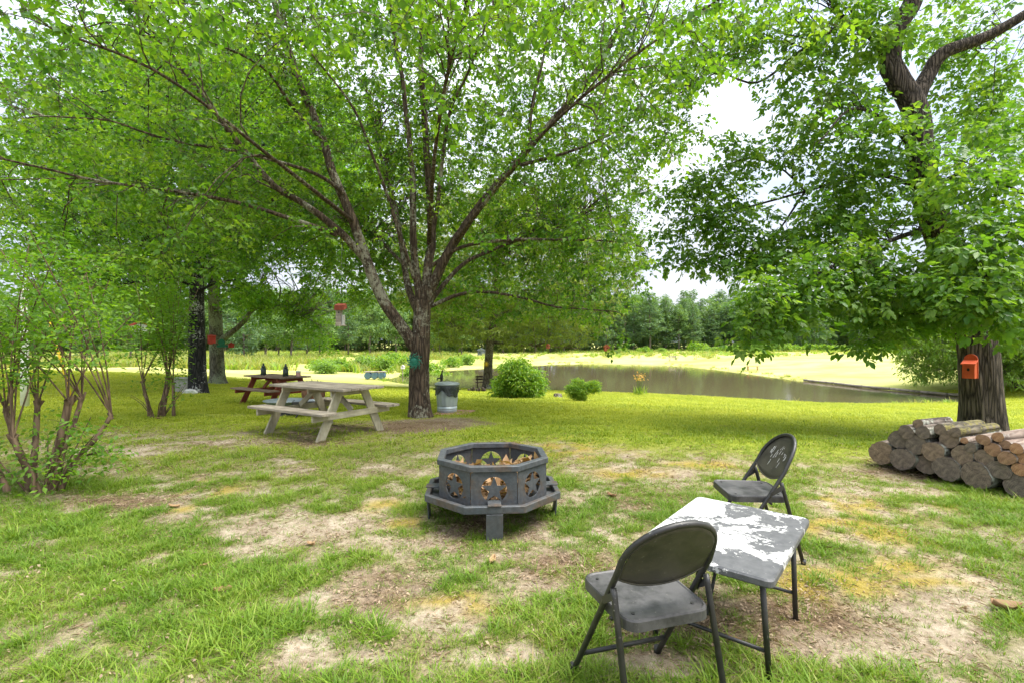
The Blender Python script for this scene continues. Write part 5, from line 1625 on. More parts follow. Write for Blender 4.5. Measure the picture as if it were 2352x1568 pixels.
# ------------------------------------------------------------------ folding chairs
def rounded(w0, w1, d0, d1, r, k=5):
    """rounded trapezium outline: width w0 at y=d0, w1 at y=d1"""
    out = []
    for (cx, cy, a0) in ((w0 / 2 - r, d0 + r, -90), (w1 / 2 - r, d1 - r, 0), (-w1 / 2 + r, d1 - r, 90), (-w0 / 2 + r, d0 + r, 180)):
        for i in range(k + 1):
            a = math.radians(a0 + 90 * i / k)
            out.append((cx + r * math.cos(a), cy + r * math.sin(a)))
    return out
def folding_chair(loc, rz, label):
    c = empty('folding_chair', loc, rz, label, 'chair')
    y = lambda z: .235 - .50 * z / .80        # the long frame leans back
    # seat: pressed pan with rolled rim
    o = rounded(.365, .385, -.185, .205, .055, 6)
    n = len(o)
    P, F = [], []
    for (s, z) in ((1.0, .392), (1.0, .428), (.985, .435), (.955, .436), (.93, .431)):
        P += [(x_ * s, .01 + (y_ - .01) * s, z) for x_, y_ in o]
    for k in range(4):
        F += [(k * n + i, k * n + (i + 1) % n, (k + 1) * n + (i + 1) % n, (k + 1) * n + i) for i in range(n)]
    F.append(tuple(4 * n + i for i in range(n)))
    F.append(tuple(reversed(range(n))))
    seat = MB().add(P, F).build('seat', M['chair_seat'], c)
    for (sx, sy) in ((-.13, -.13), (.13, -.13), (-.14, .15), (.14, .15)):
        MB().lathe([(.007, .4315), (.007, .4345)], 10, (sx, sy, 0)).build('rivet', M['chair_tube'], seat)
    # long hoop: front feet, up past the seat, round the top of the back
    hoop = []
    for i in range(9):
        z = .0 + .60 * i / 8
        hoop.append((-.212 + .012 * i / 8, y(z), z))
    for i in range(1, 16):
        a = PI * (1 - i / 16)
        hoop.append((.200 * math.cos(a), y(.60 + .205 * math.sin(a)), .60 + .205 * math.sin(a) ** .8))
    hoop += [(-p[0], p[1], p[2]) for p in reversed(hoop[:9])]
    MB().tube(hoop, .0125, 10).build('hoop_frame', M['chair_tube'], c)
    for sx in (-1, 1):
        MB().tube([(sx * .205, -.255, 0), (sx * .205, -.125, .50), (sx * .205, -.115, .53)], .0125, 10).build('rear_leg', M['chair_tube'], c)
        MB().lathe([(.016, 0), (.016, .03)], 10, (sx * .212, y(0), 0)).build('foot_cap', M['iron'], c)
        MB().lathe([(.016, 0), (.016, .03)], 10, (sx * .205, -.255, 0)).build('foot_cap', M['iron'], c)
        MB().beam((sx * .213, y(.455) + .0, .455), (sx * .213, -.125, .505), .008, .026).build('hinge_link', M['chair_tube'], c)
    MB().tube([(-.205, -.220, .135), (.205, -.220, .135)], .010, 8).build('stretcher', M['chair_tube'], c)
    MB().tube([(-.212, y(.115), .115), (.212, y(.115), .115)], .010, 8).build('stretcher', M['chair_tube'], c)
    MB().tube([(-.19, -.06, .385), (.19, -.06, .385)], .008, 8).build('seat_bar', M['chair_tube'], c)
    # back panel: curved sheet inside the hoop
    P, F = [], []
    nu, nv = 22, 9
    for j in range(nv + 1):
        v = j / nv
        for i in range(nu + 1):
            u = -1 + 2 * i / nu
            x_ = .193 * u
            top = .60 + .203 * max(0, 1 - (abs(u)) ** 2) ** .42
            bot = .545 - .0 + .05 * (abs(u) ** 2.2) - .028
            z = bot + (top - bot) * v
            P.append((x_, y(z) - .020 * (1 - u * u) * (1 - .6 * v), z))
    for j in range(nv):
        for i in range(nu):
            q = j * (nu + 1) + i
            F.append((q, q + 1, q + nu + 2, q + nu + 1))
    m = MB().add(P, F, True)
    b = m.build('backrest', M['chair_back'], c)
    md = b.modifiers.new('thickness', 'SOLIDIFY'); md.thickness = .004; md.offset = 0
    rim = [P[i] for i in range(nu + 1)]
    MB().tube(rim, .005, 6).build('backrest_roll', M['chair_back'], b)
    return c
def facing(dx, dy): return math.atan2(dy, dx) - PI / 2
folding_chair((.545, 1.985, hgt(.545, 1.985)), facing(-.28, .96), 'weathered black metal folding chair nearest the camera')
ch2 = folding_chair((1.675, 3.40, hgt(1.675, 3.40)), facing(-1, .08), 'black metal folding chair beyond the peeling table, facing the fire pit')
# flaked white streaks on the far chair's back
rg = np.random.default_rng(4)
bk = [o for o in ch2.children if o.name.startswith('backrest')][0]
st = MB()
for i in range(26):
    x_, z_ = rg.uniform(-.12, .12), rg.uniform(.60, .77)
    st.box((x_, .235 - .5 * z_ / .8 + .0045 - .020 * (1 - (x_ / .193) ** 2) * .7, z_), (.0016, .0010, rg.uniform(.010, .05)), (math.radians(32), 0, rg.normal(0, .05)))
st.build('paint_streaks', M['paint_white'], bk)

# ------------------------------------------------------------------ low peeling table
tz = hgt(1.10, 2.47)
tb = empty('folding_table', (1.10, 2.47, tz), math.radians(50.3), 'low folding table with flaking white paint between the chairs', 'table')
o = rounded(.90, .90, -.30, .30, .03, 4)
P = []
n = len(o)
for (s, z) in ((.99, .462), (1.0, .468), (1.0, .490), (.985, .498)):
    P += [(x_ * s, y_ * s, z) for x_, y_ in o]
F = [(k * n + i, k * n + (i + 1) % n, (k + 1) * n + (i + 1) % n, (k + 1) * n + i) for k in range(3) for i in range(n)] + [tuple(3 * n + i for i in range(n)), tuple(reversed(range(n)))]
MB().add(P, F).build('table_top', M['peel'], tb)
for sx in (-1, 1):
    for sy in (-1, 1):
        MB().tube([(sx * .34, sy * .235, .462), (sx * .30, sy * .255, .0)], .0125, 9).build('leg', M['chair_tube'], tb)
    MB().tube([(sx * .312, -.25, .13), (sx * .312, .25, .13)], .009, 8).build('stretcher', M['chair_tube'], tb)
    MB().tube([(sx * .33, 0, .455), (sx * .10, 0, .452)], .008, 8).build('brace', M['iron'], tb)
    MB().tube([(sx * .318, .0, .20), (sx * .12, 0, .45)], .008, 8).build('brace', M['iron'], tb)

# ------------------------------------------------------------------ picnic tables
def picnic_table(loc, rz, label, top, frame, cross, paint=None):
    t = empty('picnic_table', loc, rz, label, 'picnic table')
    L, rs = 1.88, random.Random(int(loc[1] * 100))
    def j(a): return rs.uniform(-a, a)
    for i in range(5):
        MB().box((j(.012), -.332 + .166 * i, .745 + j(.002)), (L + j(.02), .158, .038), (0, 0, j(.004))).build('top_plank', M[top], t, .004)
    for sy in (-1, 1):
        for i in range(2):
            MB().box((j(.012), sy * (.555 + .148 * i), .425 + j(.002)), (L + j(.02), .140, .038), (0, 0, j(.004))).build('bench_plank', M[top], t, .004)
    for sx in (-1, 1):
        for sy in (-1, 1):
            MB().beam((sx * .66, sy * .615, -.03), (sx * .66, sy * .235, .722), .138, .038, (1, 0, 0)).build('leg', M[frame], t, .003)
        MB().box((sx * .70, 0, .357), (.038, 1.52, .092)).build('bench_bearer', M[cross], t, .003)
        MB().box((sx * .62, 0, .6815), (.038, .74, .085)).build('top_bearer', M[cross], t, .003)
        MB().beam((sx * .66, 0, .40), (sx * .20, 0, .715), .038, .085).build('brace', M[frame], t, .003)
    MB().box((0, 0, .685), (.038, .66, .075)).build('top_bearer', M[cross], t, .003)
    return t
pt1 = picnic_table((-3.13, 8.10, hgt(-3.13, 8.10)), math.radians(-31.5), 'weathered picnic table with cream-painted legs left of the big shade tree', 'wood_grey', 'wood_cream', 'wood_creamx')
pt1.scale = (1, 1, 1.04)
rc = at_ground(636, 13.3)
picnic_table(tuple(rc), math.radians(-33), 'red-brown picnic table standing farther back by the grey trunk', 'wood_redtop', 'wood_red', 'wood_red')
# bottles and tin on the red table
for (x_, dlt, lab) in ((605, .1, 'dark green bottle lantern standing on the far end of the red picnic table'), (656, -.35, 'dark green bottle lantern standing on the near end of the red picnic table')):
    p = ray(x_, 0, rc.y + dlt)
    b = empty('bottle_lantern', (p[0], p[1], rc.z + .764), 0, lab, 'lantern')
    MB().lathe([(.065, 0), (.072, .02), (.072, .17), (.055, .21), (.05, .22)], 16).build('body', M['glass_dark'], b)
    MB().lathe([(.052, .22), (.062, .235), (.03, .27), (.022, .33), (.012, .335)], 16).build('cap', M['glass_dark'], b)
p = ray(685, 0, rc.y - .30)
b = empty('tin_can', (p[0], p[1], rc.z + .764), 0, 'small pink and white tin on the red picnic table', 'tin')
MB().lathe([(.06, 0), (.062, .01), (.062, .09), (.062, .1)], 16).build('body', M['pink'], b)
MB().lathe([(.063, .1), (.063, .14), (.05, .15)], 16).build('lid', M['paint_white'], b)

# ------------------------------------------------------------------ galvanised trash can on a brick pad
tc = G(1027, 948)
pad = empty('brick_pad', (tc.x, tc.y, hgt(tc.x, tc.y)), math.radians(-8), 'flat pad of red bricks under the trash can', 'paving')
for i in range(4):
    for k in range(7):
        MB().box((-.40 + .20 * i + .29, -.36 + .108 * k, .012), (.192, .10, .05), (random.uniform(-.02, .02), random.uniform(-.02, .02), random.uniform(-.03, .03))).build('brick', M['brick'], pad, .004)
can = empty('trash_can', (tc.x, tc.y, hgt(tc.x, tc.y) + .036), 0, 'galvanised steel trash can with black liner beside the shade tree', 'trash can')
prof = [(.215, 0), (.222, .01), (.222, .035), (.226, .045), (.230, .05), (.226, .055), (.226, .085), (.231, .09), (.226, .096), (.2265, .14)]
MB().lathe([(.215, 0), (.222, .008)] + prof[2:], 72).build('base_bands', M['galv'], can)
def flutes(t, z): return 1 + .016 * math.copysign(abs(math.sin(t * 15)) ** .6, math.sin(t * 15)) * min(1, max(0, (z - .14) / .03)) * min(1, max(0, (.56 - z) / .03))
MB().lathe([(.2265 + .035 * i / 22, .14 + .47 * i / 22) for i in range(23)], 180, wob=flutes).build('body', M['galv'], can)
def folds(t, z):
    q = (.615 - z) / .22
    return 1 + (.020 + .035 * q) * (.5 + .5 * math.sin(t * 9 + 4 * math.sin(t * 2) + z * 9)) + .02 * math.sin(t * 23 + z * 30) * q
bagm = MB()
pr = [(.262, .62), (.268, .612), (.270, .58), (.268, .54), (.264, .50), (.262, .46), (.262, .425)]
k = 110
P, F = [], []
for i, (r, z) in enumerate(pr):
    for j in range(k):
        t = 2 * PI * j / k
        zz = z + (.05 * math.sin(t * 3 + 1) + .03 * math.sin(t * 7 + 2)) * (i / 6.0) ** 2 - (.035 * max(0, math.cos(t + .9)) ** 6) * (i / 6)
        rr = r * folds(t, zz)
        P.append((rr * math.cos(t), rr * math.sin(t), zz))
for i in range(6):
    for j in range(k):
        F.append((i * k + j, i * k + (j + 1) % k, (i + 1) * k + (j + 1) % k, (i + 1) * k + j))
bagm.add(P, F, True).build('liner', M['bag'], can)
MB().lathe([(.275, .615), (.286, .62), (.286, .645), (.280, .652), (.24, .668), (.225, .676), (.10, .692), (.02, .695)], 64).build('lid', M['galv_lid'], can)
hd = MB().tube([(-.05, 0, .69), (-.045, 0, .725), (0, 0, .735), (.045, 0, .725), (.05, 0, .69)], .007, 8).build('lid_handle', M['iron'], can)
for s in (-1, 1):
    MB().tube([(s * .262, -.06, .52), (s * .30, -.06, .52), (s * .305, 0, .50), (s * .30, .06, .52), (s * .262, .06, .52)], .008, 8).build('side_handle', M['iron'], can)

# hand pump behind the can
hp = at_ground(1014, 13.0)
pu = empty('water_pump', tuple(hp), 0, 'slim dark iron hydrant post standing behind the trash can', 'pump')
MB().lathe([(.07, -.02), (.07, .02), (.035, .05), (.032, .70), (.045, .72), (.045, .80), (.03, .84)], 14).build('post', M['iron'], pu)
MB().tube([(0, 0, .82), (.02, 0, .93), (.05, 0, .95)], .02, 8).build('handle', M['iron'], pu)
MB().tube([(-.03, -.02, .74), (-.10, -.05, .74), (-.11, -.06, .68)], .018, 8).build('spout', M['iron'], pu)

# ------------------------------------------------------------------ log pile
LA, LB = np.array([4.33, 5.71]), np.array([4.77, 4.58])
U = unit(LB - LA); NRM = np.array([-U[1], U[0]])
if NRM[0] < 0: NRM = -NRM
LOGS = [ # photo x, y (3072 px wide), vertical radius, finish, length, label
 (2636, 1358, 34, 'g', 1.15, 'thick grey log at the left end of the bottom row of the woodpile'),
 (2709, 1375, 32, 'g', 1.1, 'grey log second from the left in the bottom row of the woodpile'),
 (2769, 1394, 30, 'g', 1.1, 'grey log third from the left in the bottom row of the woodpile'),
 (2840, 1404, 36, 'g', 1.15, 'broad grey log fourth from the left in the bottom row of the woodpile'),
 (2928, 1424, 39, 'g', 1.15, 'widest grey log, fifth from the left in the bottom row of the woodpile'),
 (3047, 1457, 33, 'g', 1.1, 'grey log at the right end of the bottom row, touching the frame edge'),
 (2691, 1318, 28, 'g', 1.05, 'rough-edged grey log leftmost in the second row of the woodpile'),
 (2747, 1333, 29, 'g', 1.1, 'grey log second from the left in the second row of the woodpile'),
 (2800, 1352, 30, 'g', 1.1, 'oval grey log with frayed bark third in the second row'),
 (2886, 1364, 30, 'g', 1.1, 'grey log fourth from the left in the second row of the woodpile'),
 (2949, 1373, 25, 'g', 1.05, 'dark log fifth from the left in the second row of the woodpile'),
 (2994, 1409, 27, 'g', 1.1, 'dark flattened log above the gap near the right end of the bottom row'),
 (3060, 1408, 20, 'f', 1.1, 'freshly cut orange log lowest at the right frame edge'),
 (2720, 1295, 20, 'g', .95, 'small dark log on the left shoulder of the woodpile'),
 (2772, 1295, 19, 'g', 1.0, 'small dark log below the topmost log of the woodpile'),
 (2838, 1318, 26, 'g', 1.1, 'dark tilted log with a pale chip near the top of the woodpile'),
 (2911, 1342, 15, 'l', .9, 'short thin log with pale lichened bark in mid pile'),
 (2976, 1348, 19, 'f', 1.1, 'freshly cut orange oval log in the middle right of the pile'),
 (3022, 1373, 21, 'f', 1.1, 'larger freshly cut orange log right of the dark ones'),
 (3066, 1374, 17, 'f', 1.1, 'pale freshly cut log half outside the right frame edge'),
 (3009, 1334, 14, 'f', 1.3, 'thin long log under the long smooth top log on the right'),
 (3052, 1344, 16, 'f', 1.2, 'small reddish log near the right frame edge, second row from top'),
 (2746, 1271, 15, 'l', .75, 'topmost thin log on the left shoulder of the woodpile'),
 (2812, 1288, 15, 'm', 1.2, 'mossy greenish-yellow log lying on top of the woodpile'),
 (2888, 1321, 10, 's', .7, 'thinnest stick with reddish end on top of the pile'),
 (2949, 1318, 16, 'f', 1.1, 'freshly cut orange log below the long smooth top log'),
 (2988, 1310, 15, 's', 1.6, 'long smooth pale log on top at the right'),
 (2862, 1296, 14, 'm', 1.1, 'mossy lichen-flecked log on top beside the trunk'),
]
def log_mesh(r, ln, sq, seed):
    rg = np.random.default_rng(seed)
    k, s = 26, 7
    ph = rg.uniform(0, 6, 4)
    P = []
    for i in range(s):
        t = i / (s - 1)
        for j in range(k):
            a = 2 * PI * j / k
            w = 1 + .05 * math.sin(2 * a + ph[0]) + .04 * math.sin(3 * a + ph[1] + t) + .025 * math.sin(11 * a + ph[2]) + rg.normal(0, .012)
            if i in (0, s - 1): w *= 1 - .03 * abs(rg.normal())
            P.append((t * ln, math.cos(a) * r * w * sq, math.sin(a) * r * w + .03 * r * math.sin(t * 5 + ph[3])))
    F = [(i * k + j, i * k + (j + 1) % k, (i + 1) * k + (j + 1) % k, (i + 1) * k + j) for i in range(s - 1) for j in range(k)]
    return P, F, k, s
for i, (sx, sy, rv, fin, ln, lab) in enumerate(LOGS):
    x_, y_ = sx * .765625, sy * .765625
    kx = (x_ - CX) / FPX                                # where the sight line meets the stack's face
    t = (LA[0] - kx * LA[1]) / (kx * U[1] - U[0])
    q = LA + U * t
    rgi = random.Random(i)
    back = rgi.uniform(-.03, .05)
    ln = ln * .68 if fin in 'gml' else ln * .85
    r = rv * .765625 / FPX * q[1] * 1.02
    z = CAM_H - (y_ - CY) / FPX * q[1]
    gz_ = hgt(q[0], q[1])
    z = max(z, gz_ + r * .82)
    o = empty('log', (q[0] + NRM[0] * back, q[1] + NRM[1] * back, z), math.atan2(NRM[1], NRM[0]) + rgi.uniform(-.05, .05), lab, 'log')
    P, F, k, s = log_mesh(r, ln, rgi.uniform(.95, 1.12), i)
    MB().add(P, F, True).build('bark', {'g': M['log_bark'], 'l': M['log_bark'], 'm': M['log_moss'], 'f': M['log_smooth'], 's': M['log_smooth']}[fin], o)
    for e in (0, s - 1):
        ring = [(p[0], p[1] * .985, p[2] * .985) for p in P[e * k:(e + 1) * k]]
        c0 = (ring[0][0] + (.006 if e else -.006), 0, sum(p[2] for p in ring) / k)
        MB().add(ring + [c0], [(j, (j + 1) % k, k) for j in range(k)]).build('cut_face', M['cut_fresh'] if fin in 'fs' else M['cut_grey'], o)

# ------------------------------------------------------------------ birdhouses and ornaments
def look_at_cam(p, extra=0.0):
    return math.atan2(-p[1], -p[0]) + PI / 2 + extra       # local -Y turns towards the camera
def round_front(m, w, h, y0, y1, arch):
    pts = [(-w / 2, 0), (w / 2, 0), (w / 2, h - arch)]
    for i in range(9):
        a = PI * i / 8
        pts.append((w / 2 * math.cos(a), h - arch + arch * math.sin(a)))
    pts.append((-w / 2, h - arch))
    return m.prism(pts, y0, y1)
# orange house on the right trunk
pt = ray(2226, 868, DR - .40)
bh = empty('birdhouse', tuple(pt), look_at_cam(pt, -.25), 'orange birdhouse with sloping roof nailed to the dark trunk', 'birdhouse')
round_front(MB(), .215, .345, .10, .125, .08).build('back_board', M['paint_orange'], bh, .002)
MB().prism([(0.10, 0), (-.05, 0), (-.05, .19), (.10, .235)], -.095, .095, 0).build('box', M['paint_orange'], bh, .002)
MB().box((0, .015, .228), (.225, .20, .016), (math.radians(16.5), 0, 0)).build('roof', M['paint_orange'], bh, .002)
MB().lathe([(.022, 0), (.022, .004)], 16).build('hole', M['black_hole'], bh, loc=(0, -.0545, .125), rot=(PI / 2, 0, 0))
bh.scale = (.92, .92, 1.3)
# red gabled houses on the left
def gable_house(name, p, rz, w, h, d, label, mat, wire=0.0, roof=None, hole=True):
    o = empty(name, tuple(p), rz, label, 'birdhouse')
    MB().prism([(-w / 2, 0), (w / 2, 0), (w / 2, h * .62), (0, h * .92), (-w / 2, h * .62)], -d / 2, d / 2).build('box', M[mat], o, .002)
    for s in (-1, 1):
        a = math.atan2(h * .30, w / 2)
        L = math.hypot(h * .30, w / 2) * 1.32
        MB().box((s * w * .27, 0, h * .80), (L, d * 1.18, .014), (0, s * a, 0)).build('roof_board', M[roof or mat], o, .001)
    if hole:
        MB().lathe([(w * .12, 0), (w * .12, .004)], 14).build('hole', M['black_hole'], o, loc=(0, -d / 2 - .003, h * .5), rot=(PI / 2, 0, 0))
    if wire:
        MB().tube([(0, 0, h * .9), (.004, 0, h + wire)], .004, 5).build('hanger', M['wire'], o)
    return o
p = ray(486, 788, D2 - .15)
o = empty('birdhouse', tuple(p), look_at_cam(p, .2), 'dark red square birdhouse on the side of the blackened trunk', 'birdhouse')
MB().box((0, 0, .12), (.22, .18, .26)).build('box', M['paint_red'], o, .003)
MB().box((0, -.01, .262), (.27, .23, .018), (math.radians(8), 0, 0)).build('roof', M['paint_red'], o, .002)
MB().box((0, .10, .13), (.12, .02, .34)).build('back_board', M['paint_red'], o, .002)
p = ray(531, 798, D3 - 1.0)
gable_house('birdhouse', p, look_at_cam(p, .1), .24, .26, .2, 'small red gabled birdhouse hanging below the bent grey limb', 'paint_red', 1.05, hole=False)
p = ray(318, 762, 12.5)
gable_house('birdhouse', p, look_at_cam(p, .4), .30, .26, .22, 'red and white birdhouse among the leaves at far left', 'paint_white', .9, 'paint_red', hole=False)
p = ray(1393, 806, D0 - 1.4)
gable_house('birdhouse', p, look_at_cam(p, .3), .085, .12, .08, 'small rusty orange birdhouse hanging in the right edge of the shade tree', 'paint_rust', .32)
p = ray(1259, 800, D0 - .9)
gable_house('birdhouse', p, look_at_cam(p, -.3), .06, .09, .06, 'tiny rusty orange birdhouse hanging in front of the pond oak', 'paint_rust', .55)
# long wooden feeder with orange roof
p = ray(783, 749, 7.6)
fd = empty('bird_feeder', tuple(p), look_at_cam(p, -.35), 'tall wooden bird feeder with orange roof hanging left of the shade tree', 'bird feeder')
MB().box((-.035, 0, .15), (.10, .12, .30)).build('front_board', M['wood_grey'], fd, .002)
MB().box((.045, .01, .10), (.04, .10, .18)).build('seed_window', M['concrete'], fd, .002)
MB().box((.0, 0, .01), (.19, .15, .016)).build('floor', M['wood_grey'], fd, .002)
MB().box((0, -.02, .335), (.20, .19, .085), (math.radians(14), 0, 0), .92).build('roof', M['wood_red'], fd, .003)
MB().lathe([(.012, 0), (.012, .004)], 12).build('hole', M['black_hole'], fd, loc=(-.02, -.0635, .235), rot=(PI / 2, 0, 0))
MB().tube([(0, 0, .37), (.01, .02, .8), (.0, .05, 1.45)], .003, 5).build('hanger', M['wire'], fd)
fd.scale = (.78, .78, .9)
# metal suns
def metal_sun(p, rz, R, mat, label, wavy, n):
    o = empty('metal_sun', tuple(p), rz, label, 'ornament')
    MB().lathe([(R * .42, -.012), (R * .42, .006), (R * .30, .018), (.001, .024)], 24).build('face', M[mat], o, rot=(PI / 2, 0, 0))
    for i in range(n):
        a = 2 * PI * i / n
        rl = R * (1.0 if i % 2 == 0 else .82)
        pts = []
        for k in range(6):
            t = k / 5
            rr = R * .38 + (rl - R * .38) * t
            aa = a + wavy * .20 * math.sin(t * 5.5)
            pts.append((rr * math.cos(aa), -.004 - .012 * math.sin(t * PI), rr * math.sin(aa)))
        MB().tube(pts, [R * .075 * (1 - .8 * k / 5) for k in range(6)], 5).build('ray', M[mat], o)
    return o
p = ray(951, 829, D0 - .27)
metal_sun(p, look_at_cam(p, -.35), .205, 'paint_green', 'green metal sun with wavy rays hung on the shade tree trunk', 1.0, 18)
p = ray(1116, 835, D4 - .36)
metal_sun(p, look_at_cam(p, -.1), .235, 'paint_yellow', 'yellow metal sun hung on the pond oak trunk', .3, 16)
p = ray(510, 797, D3 - .42)
go = empty('metal_plaque', tuple(p), look_at_cam(p, 0), 'bright green metal cut-out fixed to the lichened grey trunk', 'ornament')
MB().prism([(-.22, 0), (.24, 0), (.27, .10), (.10, .12), (.14, .22), (.08, .36), (-.02, .42), (-.14, .34), (-.18, .22), (-.10, .12), (-.24, .10)], -.012, .0).build('plate', M['paint_green'], go)

# ------------------------------------------------------------------ things round the red table and the left trees
p = at_ground(57, 12.0)
po = empty('white_pole', tuple(p), 0, 'white painted pole standing behind the shrub at far left', 'pole')
MB().lathe([(.085, -.2), (.08, 1.0), (.075, 2.9), (.07, 3.0)], 16).build('shaft', M['paint_white'], po)
MB().lathe([(.082, 0), (.088, .02), (.05, .06), (.01, .08)], 16).build('cap', M['paint_white'], po, loc=(0, 0, 3.0))
p = at_ground(172, 12.3)
gu = empty('guy_wire', tuple(p), 0, 'slanting guy wire with bright yellow guard at far left', 'cable')
MB().tube([(0, 0, -.1), (-.30, -.05, 1.1), (-.55, -.1, 2.1)], .028, 8).build('guard', M['paint_yellow'], gu)
MB().tube([(-.55, -.1, 2.1), (-1.1, -.2, 4.3)], .008, 6).build('wire', M['wire'], gu)
p = at_ground(421, D2 + .9)
cb = empty('concrete_block', tuple(p), .3, 'grey concrete block standing behind the blackened trunk', 'block')
MB().box((0, 0, .24), (.52, .40, .52)).build('block', M['concrete'], cb, .01)
MB().box((0, 0, .52), (.58, .46, .05)).build('cap_slab', M['concrete'], cb, .008)
def rock(p, s, label, mat, seed):
    rg = np.random.default_rng(seed)
    bm = bmesh.new()
    bmesh.ops.create_icosphere(bm, subdivisions=2, radius=1)
    for v in bm.verts:
        k = 1 + .28 * (vnoise(np.array(v.co.x * 1.5 + seed), np.array(v.co.y * 1.5 + v.co.z)) - .5) + rg.normal(0, .05)
        v.co = Vector((v.co.x * s[0] * k, v.co.y * s[1] * k, v.co.z * s[2] * k))
    me = bpy.data.meshes.new('rock'); bm.to_mesh(me); bm.free()
    o = link_mesh('rock', me, M[mat])
    o.location = (p[0], p[1], p[2] + s[2] * .35)
    return tag(o, label, 'rock')
rock(at_ground(436, D2 - .35), (.26, .2, .15), 'pale rock at the foot of the blackened trunk', 'stone_white', 1)
rock(G(1068, 888), (.50, .35, .30), 'dark rounded boulder farther left of the pond oak', 'stone', 2)
rock(G(1093, 889), (.42, .35, .26), 'dark boulder right beside the pond oak roots', 'stone', 3)
p = at_ground(720, 12.6)
sp = empty('stump_planter', tuple(p), .4, 'squat brown barrel-shaped stump planter behind the cream-legged picnic table', 'planter')
MB().lathe([(.24, -.05), (.27, .15), (.29, .35), (.28, .50), (.25, .57)], 22, wob=lambda t, z: 1 + .03 * math.sin(5 * t) - .10 * max(0, math.cos(t - 4.6)) ** 14).build('body', M['stump_pot'], sp)
for i in range(7):
    a = i * .9
    MB().tube([(.13 * math.cos(a), .13 * math.sin(a), .54), (.18 * math.cos(a), .18 * math.sin(a), .64 + .03 * (i % 3))], .008, 5).build('dry_stem', M['wood_dark'], sp)
p = at_ground(655, 10.6)
fb = empty('fire_bowl', tuple(p), 0, 'low round grey steel fire bowl between the two picnic tables', 'fire bowl')
MB().lathe([(.20, .16), (.34, .22), (.40, .30), (.44, .31), (.44, .325), (.38, .32), (.3, .25), (.02, .2)], 36, cap=False).build('bowl', M['grey_tub'], fb)
MB().lathe([(.30, -.02), (.30, .03), (.22, .04), (.20, .17)], 24).build('stand', M['iron'], fb)
p = at_ground(712, 10.2)
br = empty('charcoal_grill', tuple(p), .3, 'low black charcoal grill behind the cream-legged picnic table', 'grill')
MB().box((0, 0, .30), (.62, .40, .12), None, 1.08).build('firebox', M['iron'], br, .006)
for s in (-1, 1):
    MB().tube([(s * .28, -.16, 0), (s * .18, 0, .16), (s * .28, .16, .25)], .014, 6).build('leg', M['iron'], br)
    MB().tube([(s * .28, .16, 0), (s * .18, 0, .16), (s * .28, -.16, .25)], .014, 6).build('leg', M['iron'], br)
for i in range(9):
    MB().tube([(-.30, -.17 + .042 * i, .365), (.30, -.17 + .042 * i, .365)], .005, 5).build('grate_bar', M['grey_tub'], br)

# ------------------------------------------------------------------ things by the pond
p = at_ground(1120, D4 + 1.3)
def bench(p, rz, w, label, mat, back=True):
    o = empty('bench', tuple(p), rz, label, 'bench')
    for i in range(3):
        MB().box((0, -.14 + .14 * i, .43), (w, .12, .035)).build('seat_slat', M[mat], o, .004)
    if back:
        for i in range(2):
            MB().box((0, .24 + .03 * i, .60 + .16 * i), (w, .03, .11), (math.radians(-10), 0, 0)).build('back_slat', M[mat], o, .004)
    for s in (-1, 1):
        MB().box((s * w * .42, -.12, .20), (.06, .06, .42)).build('leg', M[mat], o, .004)
        MB().beam((s * w * .42, .17, -.02), (s * w * .42, .25, .84 if back else .42), .06, .06, (1, 0, 0)).build('leg', M[mat], o, .004)
    return o
bench(p, math.radians(4), 1.55, 'dark wooden bench behind the pond oak facing the water', 'wood_dark')
p = G(1546, 829); bench(p, math.radians(6), 1.25, 'weathered grey bench on the far bank of the pond', 'wood_grey')
p = G(1729, 850); bench(p, math.radians(-10), 1.15, 'small red bench on the grass across the pond', 'wood_red', False)
p = G(1096, 899)
le = empty('log_border', tuple(p), .1, 'short row of upright log stubs in the grass before the pond oak', 'border')
for i in range(7):
    MB().lathe([(.06, -.05), (.065, .15 + .04 * (i % 3)), (.055, .165 + .04 * (i % 3))], 10).build('stub', M['wood_dark'], le, loc=(-.42 + .135 * i, .05 * math.sin(i * 2), 0), rot=(0, .12 * math.sin(i * 3), 0))
p = G(1281, 912)
su = empty('tree_stump', tuple(p), 0, 'low grey tree stump on the lawn between the two bushes', 'stump')
MB().lathe([(.24, -.05), (.18, .04), (.15, .14), (.14, .16)], 18, wob=lambda t, z: 1 + .12 * math.sin(5 * t + 1) * (1 - z * 3)).build('bark', M['bark_oak'], su)
MB().lathe([(.135, .158), (.01, .166)], 18).build('cut_face', M['cut_grey'], su)
# pontoon dock on the left shore
p = at_ground(862, 39.5)
dk = empty('pontoon', (p.x, p.y, max(p.z, WATER_Z) + .1), .1, 'blue-grey plastic barrels of a small pontoon at the left end of the pond', 'pontoon')
for i in range(3):
    MB().lathe([(.24, -.42), (.28, -.38), (.28, .38), (.24, .42)], 18).build('barrel', M['blue_plastic'], dk, loc=(-.55 + .55 * i, 0, .25), rot=(PI / 2, 0, 0))
for i in range(4):
    MB().box((0, -.33 + .22 * i, .555), (1.75, .19, .045)).build('deck_board', M['wood_grey'], dk, .004)
p = at_ground(925, 44)
wp = gable_house('birdhouse', (p.x, p.y, p.z + 1.05), 0, .30, .36, .26, 'white birdhouse on a post at the left end of the pond', 'paint_white')
MB().tube([(0, 0, -1.15), (0, 0, .01)], .035, 8).build('post', M['wood_grey'], wp)
